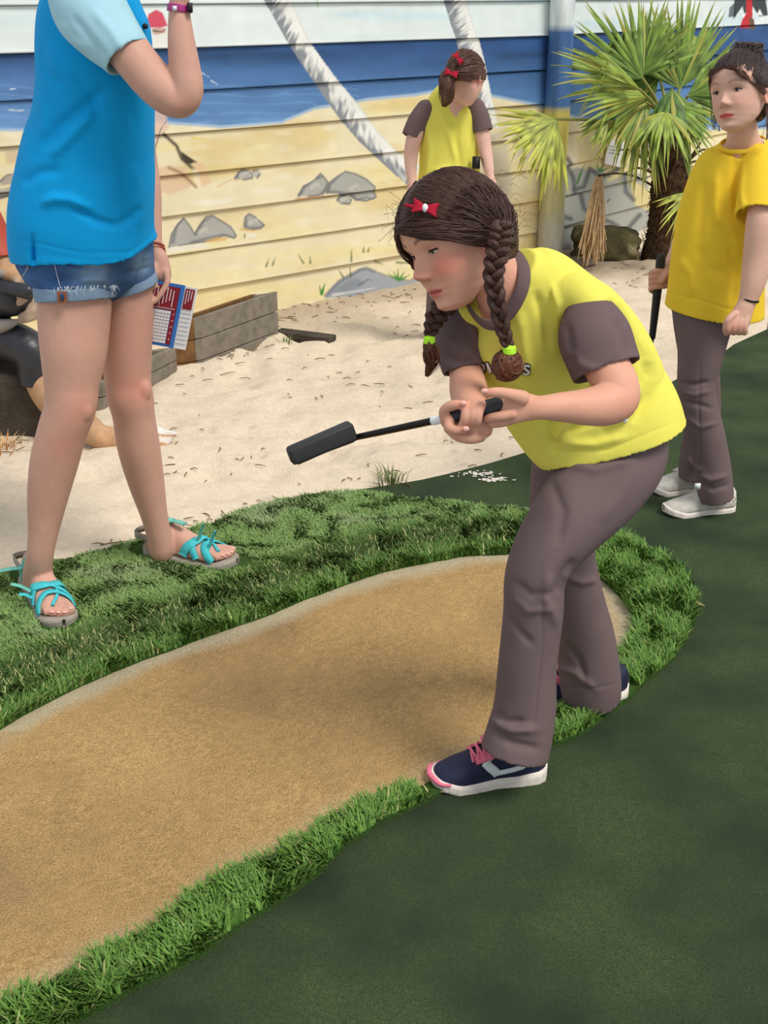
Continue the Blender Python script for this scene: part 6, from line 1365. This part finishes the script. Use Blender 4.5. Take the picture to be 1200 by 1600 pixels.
# ================================================================ THE SEATED PIRATE FIGURE AT THE LEFT EDGE
pir = thing('pirate_statue', 'painted life-size pirate statue in rust red shirt and black trousers seated at the left edge', 'statue', G(-40, 690))
H5 = Head(P(-105, 120, 4.2), cam_dir(.75, -.15, .55), cam_dir(0, 1, .1), .23)
def body5():
    pr = [head_surface(H5)] + ears(H5) + [ptube([(-105, 300, 4.3, 50, 40), (-105, 220, 4.27, 26, 26), (-105, 170, 4.25, 26, 26)])]
    pr.append(ptube([(-50, 300, 4.18, 18, 18), (-20, 360, 4.11, 17, 17), (4, 405, 4.05, 15, 15), (12, 425, 4.03, 15, 15), (22, 428, 4.01, 13, 12), (33, 436, 4.0, 14, 10)], m=5))
    for k in range(4): pr.append(ptube([(36, 430 + k * 6, 4.0 - k * .004, 5.5, 5.5), (44 - k, 442 + k * 7, 3.985, 5.2, 5.2), (40 - k * 2, 456 + k * 5, 3.98, 5, 5), (32 - k, 462 + k * 4, 3.99, 4.6, 4.6)], m=4))
    pr.append(ptube([(28, 438, 3.985, 5.5, 5.5), (27, 452, 3.975, 5.2, 5.2), (30, 464, 3.975, 4.6, 4.6)], m=4))
    pr.append(ptube([(70, 478, 4.06, 15, 12), (55, 485, 4.05, 14, 11), (48, 490, 4.04, 11, 9)]))
    for k in range(4): pr.append(ptube([(52, 484 + k * 4, 4.03, 5, 5), (40, 490 + k * 3.5, 4.02, 4.6, 4.6), (31, 494 + k * 2.5, 4.02, 4, 4)], m=4))
    pr.append(ptube([(-60, 500, 4.25, 30, 30), (40, 540, 4.05, 26, 26), (58, 590, 4.02, 22, 22), (80, 625, 3.99, 24, 24), (115, 650, 3.95, 25, 25), (143, 672, 3.92, 20, 20), (160, 683, 3.90, 19, 18), (200, 684, 3.90, 17, 13), (235, 685, 3.895, 19, 10), (250, 686, 3.893, 20, 8)], m=6))
    for k in range(5): pr.append(ptube([(248, 674 + k * 6.2, 3.90 - .005 * k, 4.2, 4.2), (262 - k, 675 + k * 6.4, 3.90 - .005 * k, 3.6, 3.6), (275 - k * 5, 678 + k * 5.8, 3.898 - .005 * k, 3.8, 3.6)], m=4))
    me = fuse(pr, .005, 2)
    def cf(co):
        n = fbm(co[:, 0] * 8, co[:, 2] * 9 + co[:, 1] * 5, 71)[:, None]; c = CA(176, 138, 104) * (1 + n * .5); px, py = proj(co)
        w = (np.clip((px - 232) / 10, 0, 1) * (co[:, 2] < .12) * (vnoise(co[:, 0] * 10, (co[:, 1] + co[:, 2]) * 95, 3) > .42))[:, None] * .85; c = c * (1 - w) + CA(228, 226, 222) * w
        w = (np.clip((py - 430) / 10, 0, 1) * np.clip((515 - py) / 10, 0, 1) * (px > 18) * (px < 90) * .6)[:, None]; return c * (1 - w) + CA(168, 156, 146) * w
    return join_skin(me, [], cf)
link('body', body5(), M['weathered'], pir)
link('shirt', fuse([ptube([(-105, 520, 4.35, 62, 50), (-100, 400, 4.33, 60, 46), (-98, 300, 4.3, 66, 42), (-104, 250, 4.28, 34, 30)], n=40), ptube([(-70, 290, 4.2, 32, 32), (-35, 335, 4.12, 33, 33), (-8, 385, 4.08, 29, 29), (4, 412, 4.05, 25, 25)], n=36, cap1='open')], .006, 3), M['rust'], pir)
tr = fuse([ptube([(-105, 500, 4.35, 60, 52), (-40, 520, 4.2, 42, 42), (30, 538, 4.06, 32, 34), (52, 556, 4.03, 30, 31), (52, 585, 4.02, 24, 25), (54, 602, 4.015, 23, 24)], n=40, cap1='open'), ptube([(-40, 455, 4.2, 40, 40), (5, 462, 4.10, 34, 34), (25, 466, 4.06, 28, 28)], n=36)], .006, 3)
link('trousers', tr, M['black'], pir)
link('neckerchief', mesh(*wtube([P(-40, 512, 4.05), P(0, 510, 4.03), P(28, 502, 4.02)], [.022, .024, .008], n=16, m=5)), M['grey'], pir)
link('cuff', mesh(*wtube([P(-30, 426, 4.02), P(2, 428, 4.01), P(20, 425, 4.01)], [.012, .016, .012], n=16, m=5)), M['grey'], pir)
link('telescope', mesh(*merge([wtube([P(-5, 446, 4.0), P(46, 456, 3.955)], [.020, .026], n=20, m=3)])), M['black'], pir)
hair_cap5 = link('headscarf', mesh(*hair_cap(H5, lineG, 1.04, .01)), M['rust'], pir)
tb_ = box((G(-150, 700) + G(58, 655)) / 2 + np.array([0, .12, .09]), (.62, .28, .24)); me = mesh(*tb_, smooth=False); seat = link('timber_seat', me, M['wood_dk'])
b = seat.modifiers.new('b', 'BEVEL'); b.width = .02; b.segments = 3
tag(seat, 'dark weathered timber block that the pirate statue sits on', 'timber block')
